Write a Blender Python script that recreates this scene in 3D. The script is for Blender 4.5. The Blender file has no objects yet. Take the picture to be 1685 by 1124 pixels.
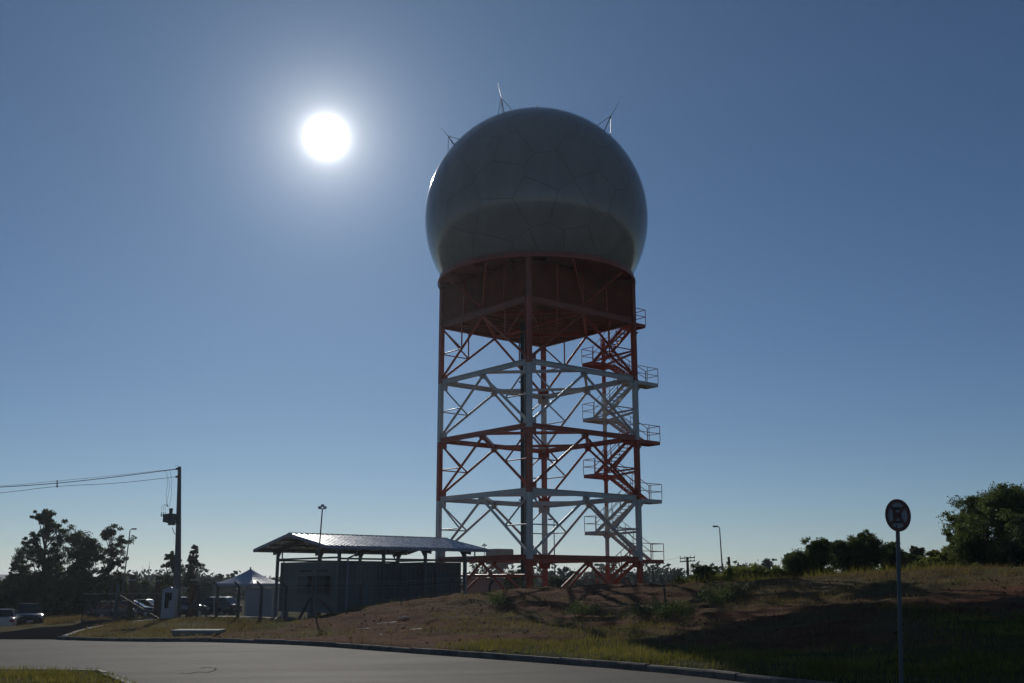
import bpy, math, random
import numpy as np
from mathutils import Vector, Matrix

# ------------------------------------------------------------------ camera, sky, sun, exposure
scene = bpy.context.scene
EYE = 1.9
FPX = 1706.0            # focal length in photo pixels (photo 1685 x 1124)
PITCH = math.radians(13.075)
CP, SP = math.cos(PITCH), math.sin(PITCH)
cam_d = bpy.data.cameras.new('camera'); cam = bpy.data.objects.new('camera', cam_d)
scene.collection.objects.link(cam); scene.camera = cam
cam.location = (0, 0, EYE); cam.rotation_euler = (math.pi/2 + PITCH, 0, 0)
cam_d.sensor_width = 36; cam_d.lens = 36*FPX/1685; cam_d.clip_start = .1; cam_d.clip_end = 20000

SUN = Vector((-.1730, .8977, .4040)).normalized()
SUN_EL = math.asin(SUN.z); SUN_AZ = math.atan2(SUN.x, SUN.y)      # azimuth from +Y towards +X

world = bpy.data.worlds.new('World'); scene.world = world; world.use_nodes = True
nt = world.node_tree; nt.nodes.clear()
def N(tree, typ, **kw):
    n = tree.nodes.new(typ)
    for k, v in kw.items(): setattr(n, k, v)
    return n
sky = N(nt, 'ShaderNodeTexSky', sky_type='NISHITA', sun_disc=False, sun_elevation=SUN_EL, sun_rotation=SUN_AZ,
        altitude=1500, air_density=.9, dust_density=.16, ozone_density=3.4)
bg = N(nt, 'ShaderNodeBackground'); bg.inputs[1].default_value = .05
hs = N(nt, 'ShaderNodeHueSaturation'); hs.inputs['Saturation'].default_value = 1.06; nt.links.new(sky.outputs[0], hs.inputs['Color']); nt.links.new(hs.outputs[0], bg.inputs[0])
# the sun itself with the bright air around it (aureole), by angle from the sun's direction
tc = N(nt, 'ShaderNodeTexCoord'); nrm = N(nt, 'ShaderNodeVectorMath', operation='NORMALIZE')
dot = N(nt, 'ShaderNodeVectorMath', operation='DOT_PRODUCT'); dot.inputs[1].default_value = SUN
ac = N(nt, 'ShaderNodeMath', operation='ARCCOSINE', use_clamp=False)
cl = N(nt, 'ShaderNodeMath', operation='MINIMUM'); cl.inputs[1].default_value = .9999999
nt.links.new(tc.outputs['Generated'], nrm.inputs[0]); nt.links.new(nrm.outputs[0], dot.inputs[0])
nt.links.new(dot.outputs['Value'], cl.inputs[0]); nt.links.new(cl.outputs[0], ac.inputs[0])
def lobe(amp, deg, power=1.0):
    d = N(nt, 'ShaderNodeMath', operation='DIVIDE'); d.inputs[1].default_value = math.radians(deg)
    p = N(nt, 'ShaderNodeMath', operation='POWER'); p.inputs[1].default_value = power
    m = N(nt, 'ShaderNodeMath', operation='MULTIPLY'); m.inputs[1].default_value = -1
    e = N(nt, 'ShaderNodeMath', operation='EXPONENT')
    a = N(nt, 'ShaderNodeMath', operation='MULTIPLY'); a.inputs[1].default_value = amp
    nt.links.new(ac.outputs[0], d.inputs[0]); nt.links.new(d.outputs[0], p.inputs[0]); nt.links.new(p.outputs[0], m.inputs[0])
    nt.links.new(m.outputs[0], e.inputs[0]); nt.links.new(e.outputs[0], a.inputs[0])
    return a
l1, l2, l3 = lobe(26, .30, 1.0), lobe(1.1, 1.8, 1.0), lobe(.17, 12, 1.0)
add0 = N(nt, 'ShaderNodeMath', operation='ADD'); nt.links.new(l1.outputs[0], add0.inputs[0]); nt.links.new(l2.outputs[0], add0.inputs[1])
bg2 = N(nt, 'ShaderNodeBackground'); bg2.inputs[0].default_value = (1, .97, .92, 1); nt.links.new(add0.outputs[0], bg2.inputs[1])
bg3 = N(nt, 'ShaderNodeBackground'); bg3.inputs[0].default_value = (.52, .80, 1, 1); nt.links.new(l3.outputs[0], bg3.inputs[1])
adds0 = N(nt, 'ShaderNodeAddShader'); nt.links.new(bg2.outputs[0], adds0.inputs[0]); nt.links.new(bg3.outputs[0], adds0.inputs[1])
adds = N(nt, 'ShaderNodeAddShader'); nt.links.new(bg.outputs[0], adds.inputs[0]); nt.links.new(adds0.outputs[0], adds.inputs[1])
out = N(nt, 'ShaderNodeOutputWorld'); nt.links.new(adds.outputs[0], out.inputs[0])

sl = bpy.data.lights.new('sun', 'SUN'); sl.energy = 2.4; sl.angle = math.radians(.53); sl.color = (1, .95, .86)
so = bpy.data.objects.new('sun', sl); scene.collection.objects.link(so)
so.rotation_euler = SUN.to_track_quat('Z', 'Y').to_euler(); so.location = (0, 0, 60)

vs = scene.view_settings; vs.view_transform = 'Standard'; vs.look = 'None'; vs.exposure = -0.20; vs.gamma = 1; vs.use_curve_mapping = False
scene.render.engine = 'CYCLES'; scene.cycles.use_denoising = True
scene.cycles.max_bounces = 6; scene.cycles.transparent_max_bounces = 8

# ------------------------------------------------------------------ helpers
col = scene.collection
HAZE = .0002
R = random.Random(7)
def V(*a): return Vector(a)
def at(px, py, D):
    """photo pixel + forward distance D (m) -> world point"""
    cx, cu = (px-842.5)/FPX, (562-py)/FPX
    y = CP - SP*cu; z = SP + CP*cu
    t = D/y
    return Vector((cx*t, D, EYE + z*t))
def ax(px, D, z=0.0):
    """x of a point at height z, distance D that shows at pixel column px"""
    return (px-842.5)/FPX*(D*CP + (z-EYE)*SP)
def zat(py, D): return at(842.5, py, D).z

def tag(o, label=None, cat=None, group=None, kind=None):
    if label: o['label'] = label
    if cat: o['category'] = cat
    if group: o['group'] = group
    if kind: o['kind'] = kind
    return o
def thing(name, label, cat, loc=(0, 0, 0), rz=0, group=None):
    o = bpy.data.objects.new(name, None); col.objects.link(o); o.empty_display_size = .2
    o.location = loc; o.rotation_euler = (0, 0, rz)
    return tag(o, label, cat, group)
def basis(d):
    d = d.normalized(); up = V(0, 0, 1) if abs(d.z) < .95 else V(1, 0, 0)
    s = d.cross(up).normalized(); u = s.cross(d).normalized()
    return s, u, d
class MB:
    def __init__(s): s.v = []; s.f = []; s.m = []
    def poly(s, pts, m=0):
        b = len(s.v); s.v += [tuple(p) for p in pts]; s.f.append(tuple(range(b, b+len(pts)))); s.m.append(m); return s
    def faces(s, pts, fs, m=0):
        b = len(s.v); s.v += [tuple(p) for p in pts]
        for f in fs: s.f.append(tuple(b+i for i in f)); s.m.append(m)
        return s
    def box(s, c, size, m=0, X=V(1, 0, 0), Y=V(0, 1, 0), Z=V(0, 0, 1)):
        c = Vector(c); hx, hy, hz = (k/2 for k in size)
        p = [c + X*hx*a + Y*hy*b + Z*hz*d for d in (-1, 1) for b in (-1, 1) for a in (-1, 1)]
        return s.faces(p, [(0, 2, 3, 1), (4, 5, 7, 6), (0, 1, 5, 4), (2, 6, 7, 3), (0, 4, 6, 2), (1, 3, 7, 5)], m)
    def beam(s, p, q, w, h, m=0):
        p, q = Vector(p), Vector(q); sd, u, d = basis(q-p)
        return s.box((p+q)/2, (w, h, (q-p).length), m, sd, u, d)
    def tube(s, p, q, r0, r1=None, n=10, m=0, caps=True):
        r1 = r0 if r1 is None else r1
        p, q = Vector(p), Vector(q); sd, u, d = basis(q-p)
        a = [(sd*math.cos(2*math.pi*i/n) + u*math.sin(2*math.pi*i/n)) for i in range(n)]
        pts = [p + k*r0 for k in a] + [q + k*r1 for k in a]
        fs = [(i, (i+1) % n, n+(i+1) % n, n+i) for i in range(n)]
        if caps: fs += [tuple(range(n-1, -1, -1)), tuple(range(n, 2*n))]
        return s.faces(pts, fs, m)
    def path(s, pts, r, n=6, m=0):
        for a, b in zip(pts, pts[1:]): s.tube(a, b, r, r, n, m)
        return s
    def lathe(s, c, prof, n=16, m=0):
        c = Vector(c); pts = []
        for r, z in prof: pts += [c + V(r*math.cos(2*math.pi*i/n), r*math.sin(2*math.pi*i/n), z) for i in range(n)]
        fs = []
        for k in range(len(prof)-1):
            fs += [(k*n+i, k*n+(i+1) % n, (k+1)*n+(i+1) % n, (k+1)*n+i) for i in range(n)]
        return s.faces(pts, fs, m)
    def build(s, name, mats, parent=None, smooth=False, local=False, auto=None):
        me = bpy.data.meshes.new(name)
        off = Vector((0, 0, 0))
        if parent is not None and not local:
            r = parent
            while r.parent: r = r.parent
            off = Vector(r.location)
        me.from_pydata([(v[0]-off.x, v[1]-off.y, v[2]-off.z) for v in s.v], [], s.f)
        for x in (mats if isinstance(mats, (list, tuple)) else [mats]): me.materials.append(x)
        me.polygons.foreach_set('material_index', s.m)
        if smooth or auto:
            me.polygons.foreach_set('use_smooth', [True]*len(s.f))
            if auto: me.set_sharp_from_angle(angle=math.radians(auto))
        me.update()
        o = bpy.data.objects.new(name, me); col.objects.link(o)
        if parent is not None: o.parent = parent
        return o
def np_mesh(name, verts, quads=None, tris=None, mat=None, parent=None, smooth=False):
    me = bpy.data.meshes.new(name)
    verts = np.asarray(verts, dtype=np.float32).copy()
    if parent is not None:
        r = parent
        while r.parent: r = r.parent
        verts -= np.array(r.location, dtype=np.float32)
    k = 4 if quads is not None else 3
    fc = np.asarray(quads if quads is not None else tris, dtype=np.int32)
    me.vertices.add(len(verts)); me.vertices.foreach_set('co', verts.ravel())
    me.loops.add(fc.size); me.loops.foreach_set('vertex_index', fc.ravel())
    me.polygons.add(len(fc)); me.polygons.foreach_set('loop_start', np.arange(0, fc.size, k, dtype=np.int32))
    if smooth: me.polygons.foreach_set('use_smooth', np.ones(len(fc), dtype=bool))
    me.update(calc_edges=True); me.validate()
    if mat: me.materials.append(mat)
    o = bpy.data.objects.new(name, me); col.objects.link(o)
    if parent is not None: o.parent = parent
    return o
def copy_tree(o, parent=None):
    c = o.copy(); col.objects.link(c); c.parent = parent
    for ch in list(o.children): copy_tree(ch, c)
    return c

# value noise in numpy
def _hash(ix, iy, seed):
    h = (ix.astype(np.int64)*374761393 + iy.astype(np.int64)*668265263 + seed*1442695041) & 0x7fffffff
    h = ((h ^ (h >> 13))*1274126177) & 0x7fffffff
    return ((h ^ (h >> 16)) & 0xffff)/65535.0
def vnoise(x, y, seed=0):
    x = np.asarray(x, float); y = np.asarray(y, float)
    ix, iy = np.floor(x), np.floor(y); fx, fy = x-ix, y-iy
    fx = fx*fx*(3-2*fx); fy = fy*fy*(3-2*fy)
    a = _hash(ix, iy, seed); b = _hash(ix+1, iy, seed); c = _hash(ix, iy+1, seed); d = _hash(ix+1, iy+1, seed)
    return (a*(1-fx)+b*fx)*(1-fy) + (c*(1-fx)+d*fx)*fy
def fbm(x, y, seed=0, o=4):
    s = 0; a = .5; t = 0
    for k in range(o): s = s + a*vnoise(x*2**k, y*2**k, seed+k*17); t += a; a *= .5
    return s/t
def sstep(a, b, x):
    t = np.clip((x-a)/(b-a), 0, 1); return t*t*(3-2*t)

# ------------------------------------------------------------------ materials
def mat(name, color, rough=.6, metal=0.0, noise=0.0, nscale=6.0, bump=0.0, bscale=30.0, spec=.5, color2=None, coat=0.0, stretch=None):
    m = bpy.data.materials.new(name); m.use_nodes = True; t = m.node_tree
    b = t.nodes['Principled BSDF']
    b.inputs['Roughness'].default_value = rough; b.inputs['Metallic'].default_value = metal
    b.inputs['Specular IOR Level'].default_value = spec; b.inputs['Coat Weight'].default_value = coat
    c = tuple(color)+(1,)
    b.inputs['Base Color'].default_value = c
    co = N(t, 'ShaderNodeTexCoord'); vec = co.outputs['Object']
    if stretch:
        mp = N(t, 'ShaderNodeMapping'); mp.inputs['Scale'].default_value = stretch; t.links.new(vec, mp.inputs[0]); vec = mp.outputs[0]
    if noise or color2:
        nz = N(t, 'ShaderNodeTexNoise'); nz.inputs['Scale'].default_value = nscale; nz.inputs['Detail'].default_value = 6; nz.inputs['Roughness'].default_value = .65
        t.links.new(vec, nz.inputs['Vector'])
        rp = N(t, 'ShaderNodeValToRGB'); t.links.new(nz.outputs[0], rp.inputs[0])
        if color2: c0, c1 = c, tuple(color2)+(1,)
        else: c0 = tuple(k*(1-noise) for k in color)+(1,); c1 = tuple(min(1, k*(1+noise)) for k in color)+(1,)
        rp.color_ramp.elements[0].position = .3; rp.color_ramp.elements[1].position = .7
        rp.color_ramp.elements[0].color = c0; rp.color_ramp.elements[1].color = c1
        t.links.new(rp.outputs[0], b.inputs['Base Color'])
        rr = N(t, 'ShaderNodeMapRange'); rr.inputs[3].default_value = max(.02, rough-.08); rr.inputs[4].default_value = min(1, rough+.08)
        t.links.new(nz.outputs[0], rr.inputs[0]); t.links.new(rr.outputs[0], b.inputs['Roughness'])
    if bump:
        n2 = N(t, 'ShaderNodeTexNoise'); n2.inputs['Scale'].default_value = bscale; n2.inputs['Detail'].default_value = 5
        t.links.new(vec, n2.inputs['Vector'])
        bp = N(t, 'ShaderNodeBump'); bp.inputs['Strength'].default_value = bump; bp.inputs['Distance'].default_value = .05
        t.links.new(n2.outputs[0], bp.inputs['Height']); t.links.new(bp.outputs[0], b.inputs['Normal'])
    return m
def leaf_mat(name, c0, c1, trans=.35, scale=.6, spec=.25):
    m = bpy.data.materials.new(name); m.use_nodes = True; t = m.node_tree
    b = t.nodes['Principled BSDF']; b.inputs['Roughness'].default_value = .6; b.inputs['Specular IOR Level'].default_value = spec
    co = N(t, 'ShaderNodeTexCoord'); nz = N(t, 'ShaderNodeTexNoise'); nz.inputs['Scale'].default_value = scale; nz.inputs['Detail'].default_value = 4
    t.links.new(co.outputs['Object'], nz.inputs['Vector'])
    rp = N(t, 'ShaderNodeValToRGB'); rp.color_ramp.elements[0].position = .35; rp.color_ramp.elements[1].position = .65
    rp.color_ramp.elements[0].color = tuple(c0)+(1,); rp.color_ramp.elements[1].color = tuple(c1)+(1,)
    t.links.new(nz.outputs[0], rp.inputs[0]); t.links.new(rp.outputs[0], b.inputs['Base Color'])
    tr = N(t, 'ShaderNodeBsdfTranslucent'); t.links.new(rp.outputs[0], tr.inputs[0])
    mx = N(t, 'ShaderNodeMixShader'); mx.inputs[0].default_value = trans
    o = t.nodes['Material Output']
    t.links.new(b.outputs[0], mx.inputs[1]); t.links.new(tr.outputs[0], mx.inputs[2]); t.links.new(mx.outputs[0], o.inputs[0])
    return m
M = {}
M['red'] = mat('red_oxide_paint', (.42, .070, .028), .40, noise=.25, nscale=1.2, bump=.05)
M['white'] = mat('white_tower_paint', (.58, .57, .54), .38, noise=.12, nscale=1.2, bump=.05)
M['wallred'] = mat('red_louvre_paint', (.30, .078, .038), .5, noise=.3, nscale=.7)
M['under'] = mat('deck_underside_paint', (.30, .10, .05), .55, noise=.35, nscale=.8)
M['radome'] = mat('radome_gelcoat', (.33, .295, .262), .12, noise=.10, nscale=.9, spec=.5, stretch=(1, 1, .22))
M['seam'] = mat('radome_seam', (.05, .05, .055), .6)
M['galv'] = mat('galvanised_steel', (.32, .33, .34), .42, metal=.7, noise=.2, nscale=8)
M['duct'] = mat('dark_green_duct_paint', (.03, .055, .05), .45, noise=.2, nscale=2)
M['roof'] = mat('painted_roof_sheet', (.55, .56, .58), .27, metal=.35, noise=.1, nscale=2)
M['frame'] = mat('grey_steel_frame', (.10, .11, .125), .45, metal=.2, noise=.15, nscale=3)
M['fascia'] = mat('grey_gutter', (.27, .28, .34), .45, noise=.1, nscale=3)
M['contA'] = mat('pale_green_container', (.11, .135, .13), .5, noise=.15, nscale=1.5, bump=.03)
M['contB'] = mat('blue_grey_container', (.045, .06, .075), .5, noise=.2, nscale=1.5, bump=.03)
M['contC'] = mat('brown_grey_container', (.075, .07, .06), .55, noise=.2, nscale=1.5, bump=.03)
M['dark'] = mat('dark_grille', (.03, .03, .032), .6, noise=.2)
M['concrete'] = mat('weathered_concrete', (.33, .32, .30), .85, noise=.25, nscale=3, bump=.3, bscale=40)
M['kerbstone'] = mat('kerb_concrete', (.165, .14, .12), .95, noise=.5, nscale=2.5, bump=.3, bscale=40)
M['pole'] = mat('pole_concrete', (.15, .14, .135), .8, noise=.2, nscale=2, bump=.15)
M['post'] = mat('fence_post_concrete', (.11, .10, .09), .85, noise=.25, nscale=4, bump=.2)
M['wire'] = mat('black_cable', (.03, .03, .03), .5)
M['wood'] = mat('brown_timber', (.13, .085, .05), .8, noise=.4, nscale=4, bump=.4, stretch=(6, 6, .6))
M['bark'] = mat('bark', (.10, .08, .06), .9, noise=.4, nscale=5, bump=.5)
M['whitepaint'] = mat('white_paint', (.42, .42, .43), .5, noise=.06, nscale=3)
M['pinkwall'] = mat('pale_pink_render', (.42, .31, .27), .8, noise=.08, nscale=1, bump=.1)
M['tent'] = mat('white_tent_vinyl', (.34, .36, .46), .35, noise=.06, nscale=2)
M['glass'] = mat('dark_car_glass', (.015, .018, .022), .05, spec=.7)
M['tyre'] = mat('tyre_rubber', (.02, .02, .02), .8)
M['rim'] = mat('alloy_rim', (.45, .46, .47), .3, metal=.8)
M['lamp'] = mat('clear_lamp_lens', (.7, .7, .7), .08, spec=.8)
M['tail'] = mat('red_tail_lens', (.35, .02, .02), .15)
M['plate'] = mat('number_plate_grey', (.45, .45, .46), .4)
M['chrome'] = mat('chrome', (.7, .7, .7), .12, metal=1)
M['tar'] = mat('tar', (.018, .016, .015), .95, spec=.05)
M['gate'] = mat('dark_gate_tube', (.05, .048, .045), .5, metal=.2)
M['black'] = mat('black_plastic', (.02, .02, .02), .5)
M['signwhite'] = mat('sign_white', (.30, .31, .33), .4, noise=.05)
M['signred'] = mat('sign_red', (.13, .02, .015), .4, noise=.1)
M['signblack'] = mat('sign_black', (.015, .015, .015), .45)
M['signback'] = mat('sign_back_metal', (.10, .10, .10), .45, metal=.5)

M['hill'] = mat('far_hill_woodland', (.035, .045, .055), 1, noise=.3, nscale=.02)
M['leaf_dark'] = leaf_mat('dark_evergreen_leaves', (.055, .075, .032), (.10, .125, .05), .4)
M['leaf_euc'] = leaf_mat('eucalyptus_leaves', (.060, .075, .042), (.11, .125, .065), .38)
M['leaf_mid'] = leaf_mat('mid_green_leaves', (.070, .105, .025), (.14, .175, .045), .5)
M['leaf_lime'] = leaf_mat('light_green_leaves', (.13, .17, .03), (.22, .24, .05), .6)
M['leaf_far'] = leaf_mat('far_tree_leaves', (.065, .08, .065), (.11, .125, .09), .3)
M['plastic'] = leaf_mat('white_plastic_scrap', (.6, .6, .58), (.75, .75, .73), .5)
M['grass'] = leaf_mat('grass_blades', (.13, .13, .022), (.25, .215, .05), .55, 1.2, .05)
M['dry'] = leaf_mat('dry_grass_blades', (.13, .095, .04), (.22, .16, .065), .5, 1.2, .05)

def ground_mat():
    m = bpy.data.materials.new('ground_soil_and_turf'); m.use_nodes = True; t = m.node_tree
    b = t.nodes['Principled BSDF']; b.inputs['Roughness'].default_value = 1.0; b.inputs['Specular IOR Level'].default_value = .03
    co = N(t, 'ShaderNodeTexCoord')
    at_ = N(t, 'ShaderNodeVertexColor'); at_.layer_name = 'cover'      # r = green turf, g = dry turf
    sep = N(t, 'ShaderNodeSeparateColor'); t.links.new(at_.outputs[0], sep.inputs[0])
    def noise(scale, det=6):
        n = N(t, 'ShaderNodeTexNoise'); n.inputs['Scale'].default_value = scale; n.inputs['Detail'].default_value = det; n.inputs['Roughness'].default_value = .68
        t.links.new(co.outputs['Object'], n.inputs['Vector']); return n
    def ramp(n, c0, c1, p0=.3, p1=.7):
        r = N(t, 'ShaderNodeValToRGB'); r.color_ramp.elements[0].position = p0; r.color_ramp.elements[1].position = p1
        r.color_ramp.elements[0].color = tuple(c0)+(1,); r.color_ramp.elements[1].color = tuple(c1)+(1,); t.links.new(n.outputs[0], r.inputs[0]); return r
    n1, n2, n3 = noise(.9), noise(7.0), noise(2.2)
    soil = ramp(n1, (.095, .040, .022), (.195, .090, .050)); green = ramp(n3, (.040, .052, .014), (.095, .095, .032)); dry = ramp(n3, (.10, .072, .034), (.18, .135, .065))
    def edge(chan, nz):
        a = N(t, 'ShaderNodeMath', operation='ADD'); t.links.new(sep.outputs[chan], a.inputs[0]); t.links.new(nz.outputs[0], a.inputs[1])
        r = N(t, 'ShaderNodeMapRange'); r.inputs[1].default_value = .80; r.inputs[2].default_value = 1.15; t.links.new(a.outputs[0], r.inputs[0]); return r
    e1, e2 = edge('Red', n3), edge('Green', n2)
    m1 = N(t, 'ShaderNodeMixRGB'); t.links.new(e2.outputs[0], m1.inputs[0]); t.links.new(soil.outputs[0], m1.inputs[1]); t.links.new(dry.outputs[0], m1.inputs[2])
    m2 = N(t, 'ShaderNodeMixRGB'); t.links.new(e1.outputs[0], m2.inputs[0]); t.links.new(m1.outputs[0], m2.inputs[1]); t.links.new(green.outputs[0], m2.inputs[2])
    t.links.new(m2.outputs[0], b.inputs['Base Color'])
    bp = N(t, 'ShaderNodeBump'); bp.inputs['Strength'].default_value = .9; bp.inputs['Distance'].default_value = .12
    n4 = noise(4.0, 9); t.links.new(n4.outputs[0], bp.inputs['Height']); t.links.new(bp.outputs[0], b.inputs['Normal'])
    return m
def asphalt_mat():
    m = bpy.data.materials.new('worn_asphalt'); m.use_nodes = True; t = m.node_tree
    b = t.nodes['Principled BSDF']; b.inputs['Specular IOR Level'].default_value = .12
    co = N(t, 'ShaderNodeTexCoord')
    mp = N(t, 'ShaderNodeMapping'); mp.inputs['Rotation'].default_value = (0, 0, math.radians(45)); mp.inputs['Scale'].default_value = (.12, .9, 1)
    t.links.new(co.outputs['Object'], mp.inputs[0])
    n1 = N(t, 'ShaderNodeTexNoise'); n1.inputs['Scale'].default_value = 1.0; n1.inputs['Detail'].default_value = 5; t.links.new(mp.outputs[0], n1.inputs['Vector'])
    n2 = N(t, 'ShaderNodeTexNoise'); n2.inputs['Scale'].default_value = 60; n2.inputs['Detail'].default_value = 4; t.links.new(co.outputs['Object'], n2.inputs['Vector'])
    r1 = N(t, 'ShaderNodeValToRGB'); r1.color_ramp.elements[0].color = (.022, .0195, .018, 1); r1.color_ramp.elements[1].color = (.098, .080, .066, 1)
    r1.color_ramp.elements[0].position = .3; r1.color_ramp.elements[1].position = .7
    t.links.new(n1.outputs[0], r1.inputs[0])
    mx = N(t, 'ShaderNodeMixRGB', blend_type='MULTIPLY'); mx.inputs[0].default_value = .5
    r2 = N(t, 'ShaderNodeValToRGB'); r2.color_ramp.elements[0].position = .3; r2.color_ramp.elements[0].color = (.45, .45, .45, 1); r2.color_ramp.elements[1].position = .7; t.links.new(n2.outputs[0], r2.inputs[0])
    n5 = N(t, 'ShaderNodeTexNoise'); n5.inputs['Scale'].default_value = .22; n5.inputs['Detail'].default_value = 7; n5.inputs['Roughness'].default_value = .6; t.links.new(co.outputs['Object'], n5.inputs['Vector'])
    r5 = N(t, 'ShaderNodeValToRGB'); r5.color_ramp.elements[0].position = .42; r5.color_ramp.elements[0].color = (.5, .5, .5, 1); r5.color_ramp.elements[1].position = .58; r5.color_ramp.elements[1].color = (1.15, 1.12, 1.08, 1); t.links.new(n5.outputs[0], r5.inputs[0])
    m5 = N(t, 'ShaderNodeMixRGB', blend_type='MULTIPLY'); m5.inputs[0].default_value = 1; t.links.new(r1.outputs[0], m5.inputs[1]); t.links.new(r5.outputs[0], m5.inputs[2])
    t.links.new(m5.outputs[0], mx.inputs[1]); t.links.new(r2.outputs[0], mx.inputs[2]); t.links.new(mx.outputs[0], b.inputs['Base Color'])
    rr = N(t, 'ShaderNodeMapRange'); rr.inputs[3].default_value = .72; rr.inputs[4].default_value = .88; t.links.new(n1.outputs[0], rr.inputs[0]); t.links.new(rr.outputs[0], b.inputs['Roughness'])
    bp = N(t, 'ShaderNodeBump'); bp.inputs['Strength'].default_value = .5; bp.inputs['Distance'].default_value = .02
    t.links.new(n2.outputs[0], bp.inputs['Height']); t.links.new(bp.outputs[0], b.inputs['Normal'])
    return m
M['clod'] = mat('red_clod', (.12, .055, .032), 1.0, noise=.5, nscale=3, spec=.05)
M['ground'] = ground_mat(); M['asphalt'] = asphalt_mat(); M['newasphalt'] = mat('dark_driveway_asphalt', (.022, .023, .026), .85, noise=.25, nscale=4, spec=0, bump=.2, bscale=60)

# ------------------------------------------------------------------ terrain
AXA = V(.7733, .6340, 0)       # compound axis A (right and away), also the tower's near-right side
AXB = V(-.6340, .7733, 0)      # compound axis B (left and away)
ctrl = [(0, 0, 0), (0, 10, 0), (10, 0, .02), (-10, 10, -.02), (-10, 20, -.08), (8, 8, .05), (0, -20, 0), (-30, 0, -.2), (30, 0, .6), (30, -25, .4), (-30, -30, -.2),
        (-35, 30, -.4), (-60, 45, -.9), (-45, 20, -.4), (25, 15, .7), (40, 20, 1.4), (18, 8, .4),
        (1.7, 70, -.5), (5, 65.5, -.2), (9, 70, -.2), (10, 78, -.2), (26, 72, 1.6), (-3, 66, -.3), (44, 58, 2.4), (60, 40, 2.2), (-9, 58.5, -.3), (-12, 63, -.4), (-5.5, 62, -.1),
        (0, 100, -.6), (-20, 100, -1.0), (40, 100, 1.0), (80, 80, 2), (-60, 100, -2.0), (-90, 70, -2.0), (0, 140, .3), (60, 140, 1.0), (-70, 140, -2.2), (110, 20, 1.5), (-110, 20, -1.2), (0, -110, 0), (90, -80, .5), (-90, -80, -.5)]
for p in [(1240, 1124, 19.6), (1000, 1098, 24), (640, 1072, 30.5), (340, 1056, 39), (90, 1052, 45),
          (190, 1023, 69), (262, 1021, 67), (134, 1022, 70), (130, 1040, 53), (180, 1030, 60), (0, 1043, 50), (70, 1032, 58),
          (45, 1034.5, 68), (45, 1035.5, 76), (45, 1036, 88), (-30, 1038, 68), (-30, 1039, 78), (90, 1028, 75), (200, 1018, 95), (100, 1012, 106), (300, 1012, 95),
          (515, 1030, 54), (430, 1024, 58.5), (360, 1021, 62), (291, 1019, 66), (413, 1017, 75), (320, 1051, 44), (400, 1045, 45),
          (500, 1027, 51), (570, 1011, 51), (640, 997, 52), (700, 991, 54), (770, 986, 56), (830, 981, 58), (900, 979, 58), (960, 977, 58), (1050, 971, 57),
          (1100, 967, 55), (1200, 963, 52), (1300, 959, 50), (1400, 954, 48), (1500, 949, 46), (1600, 947, 45), (1685, 943, 44), (1850, 938, 42),
          (1300, 1030, 30), (1500, 1040, 25), (1685, 1060, 22), (900, 1040, 37), (700, 1042, 38), (1100, 1010, 42), (1500, 990, 36), (1685, 980, 34), (560, 1046, 42),
          (1240, 1075, 25), (800, 1062, 31.5)]:
    w = at(*p); ctrl.append((w.x, w.y, w.z))
ctrl = np.array(ctrl)
def _tps(r2): return np.where(r2 > 1e-12, .5*r2*np.log(np.maximum(r2, 1e-12)), 0)
_S = 50.0
_c = ctrl[:, :2]/_S; _n = len(_c)
_K = _tps(((_c[:, None]-_c[None])**2).sum(-1)) + np.eye(_n)*.0006
_P = np.c_[np.ones(_n), _c]
_A = np.r_[np.c_[_K, _P], np.c_[_P.T, np.zeros((3, 3))]]
_w = np.linalg.solve(_A, np.r_[ctrl[:, 2], 0, 0, 0])
def G(x, y):
    x = np.asarray(x, float); y = np.asarray(y, float); sh = x.shape
    q = np.c_[x.ravel(), y.ravel()]/_S
    r = np.hypot(q[:, 0]*_S, (q[:, 1]*_S-30))
    qc = q.copy(); k = np.minimum(1, 135/np.maximum(r, 1e-6)); qc[:, 0] = q[:, 0]*k; qc[:, 1] = .6+(q[:, 1]-.6)*k
    z = np.zeros(len(q))
    for i in range(0, len(q), 20000):
        s = qc[i:i+20000]
        z[i:i+20000] = _tps(((s[:, None]-_c[None])**2).sum(-1)) @ _w[:_n] + _w[_n] + s @ _w[_n+1:]
    f = sstep(120, 260, r)
    z = z*(1-f) + (-1.6)*f
    return z.reshape(sh)
# far kerb line of the road as y(x)
_kp = [(-200, 55), (-60, 52), (-40, 50), (-27, 47.6)]
for p in [(90, 1052, 45), (200, 1053.5, 42.3), (340, 1056, 39), (500, 1064, 34.2), (640, 1072, 30.5), (820, 1083, 27), (1000, 1098, 24), (1120, 1110, 21.8), (1240, 1124, 19.6)]:
    w = at(*p); _kp.append((w.x, w.y))
_kp += [(5.9, 16.6), (7.3, 13), (8.8, 7), (10, 0), (11, -10), (13, -40), (20, -200)]
_kp = np.array(_kp)
def chaik(p, n=2):
    for _ in range(n):
        q = .75*p[:-1]+.25*p[1:]; r = .25*p[:-1]+.75*p[1:]
        m = np.empty((2*len(q), p.shape[1])); m[0::2] = q; m[1::2] = r
        p = np.r_[p[:1], m, p[-1:]]
    return p
KL = chaik(_kp, 2)
def kerb_dist(x, y):
    """signed distance to the kerb line, positive on the verge side"""
    yk = np.interp(x, KL[:, 0], KL[:, 1]); sl_ = np.interp(x, .5*(KL[:-1, 0]+KL[1:, 0]), np.diff(KL[:, 1])/np.maximum(np.diff(KL[:, 0]), 1e-6))
    return (y-yk)/np.sqrt(1+sl_**2)
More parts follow.
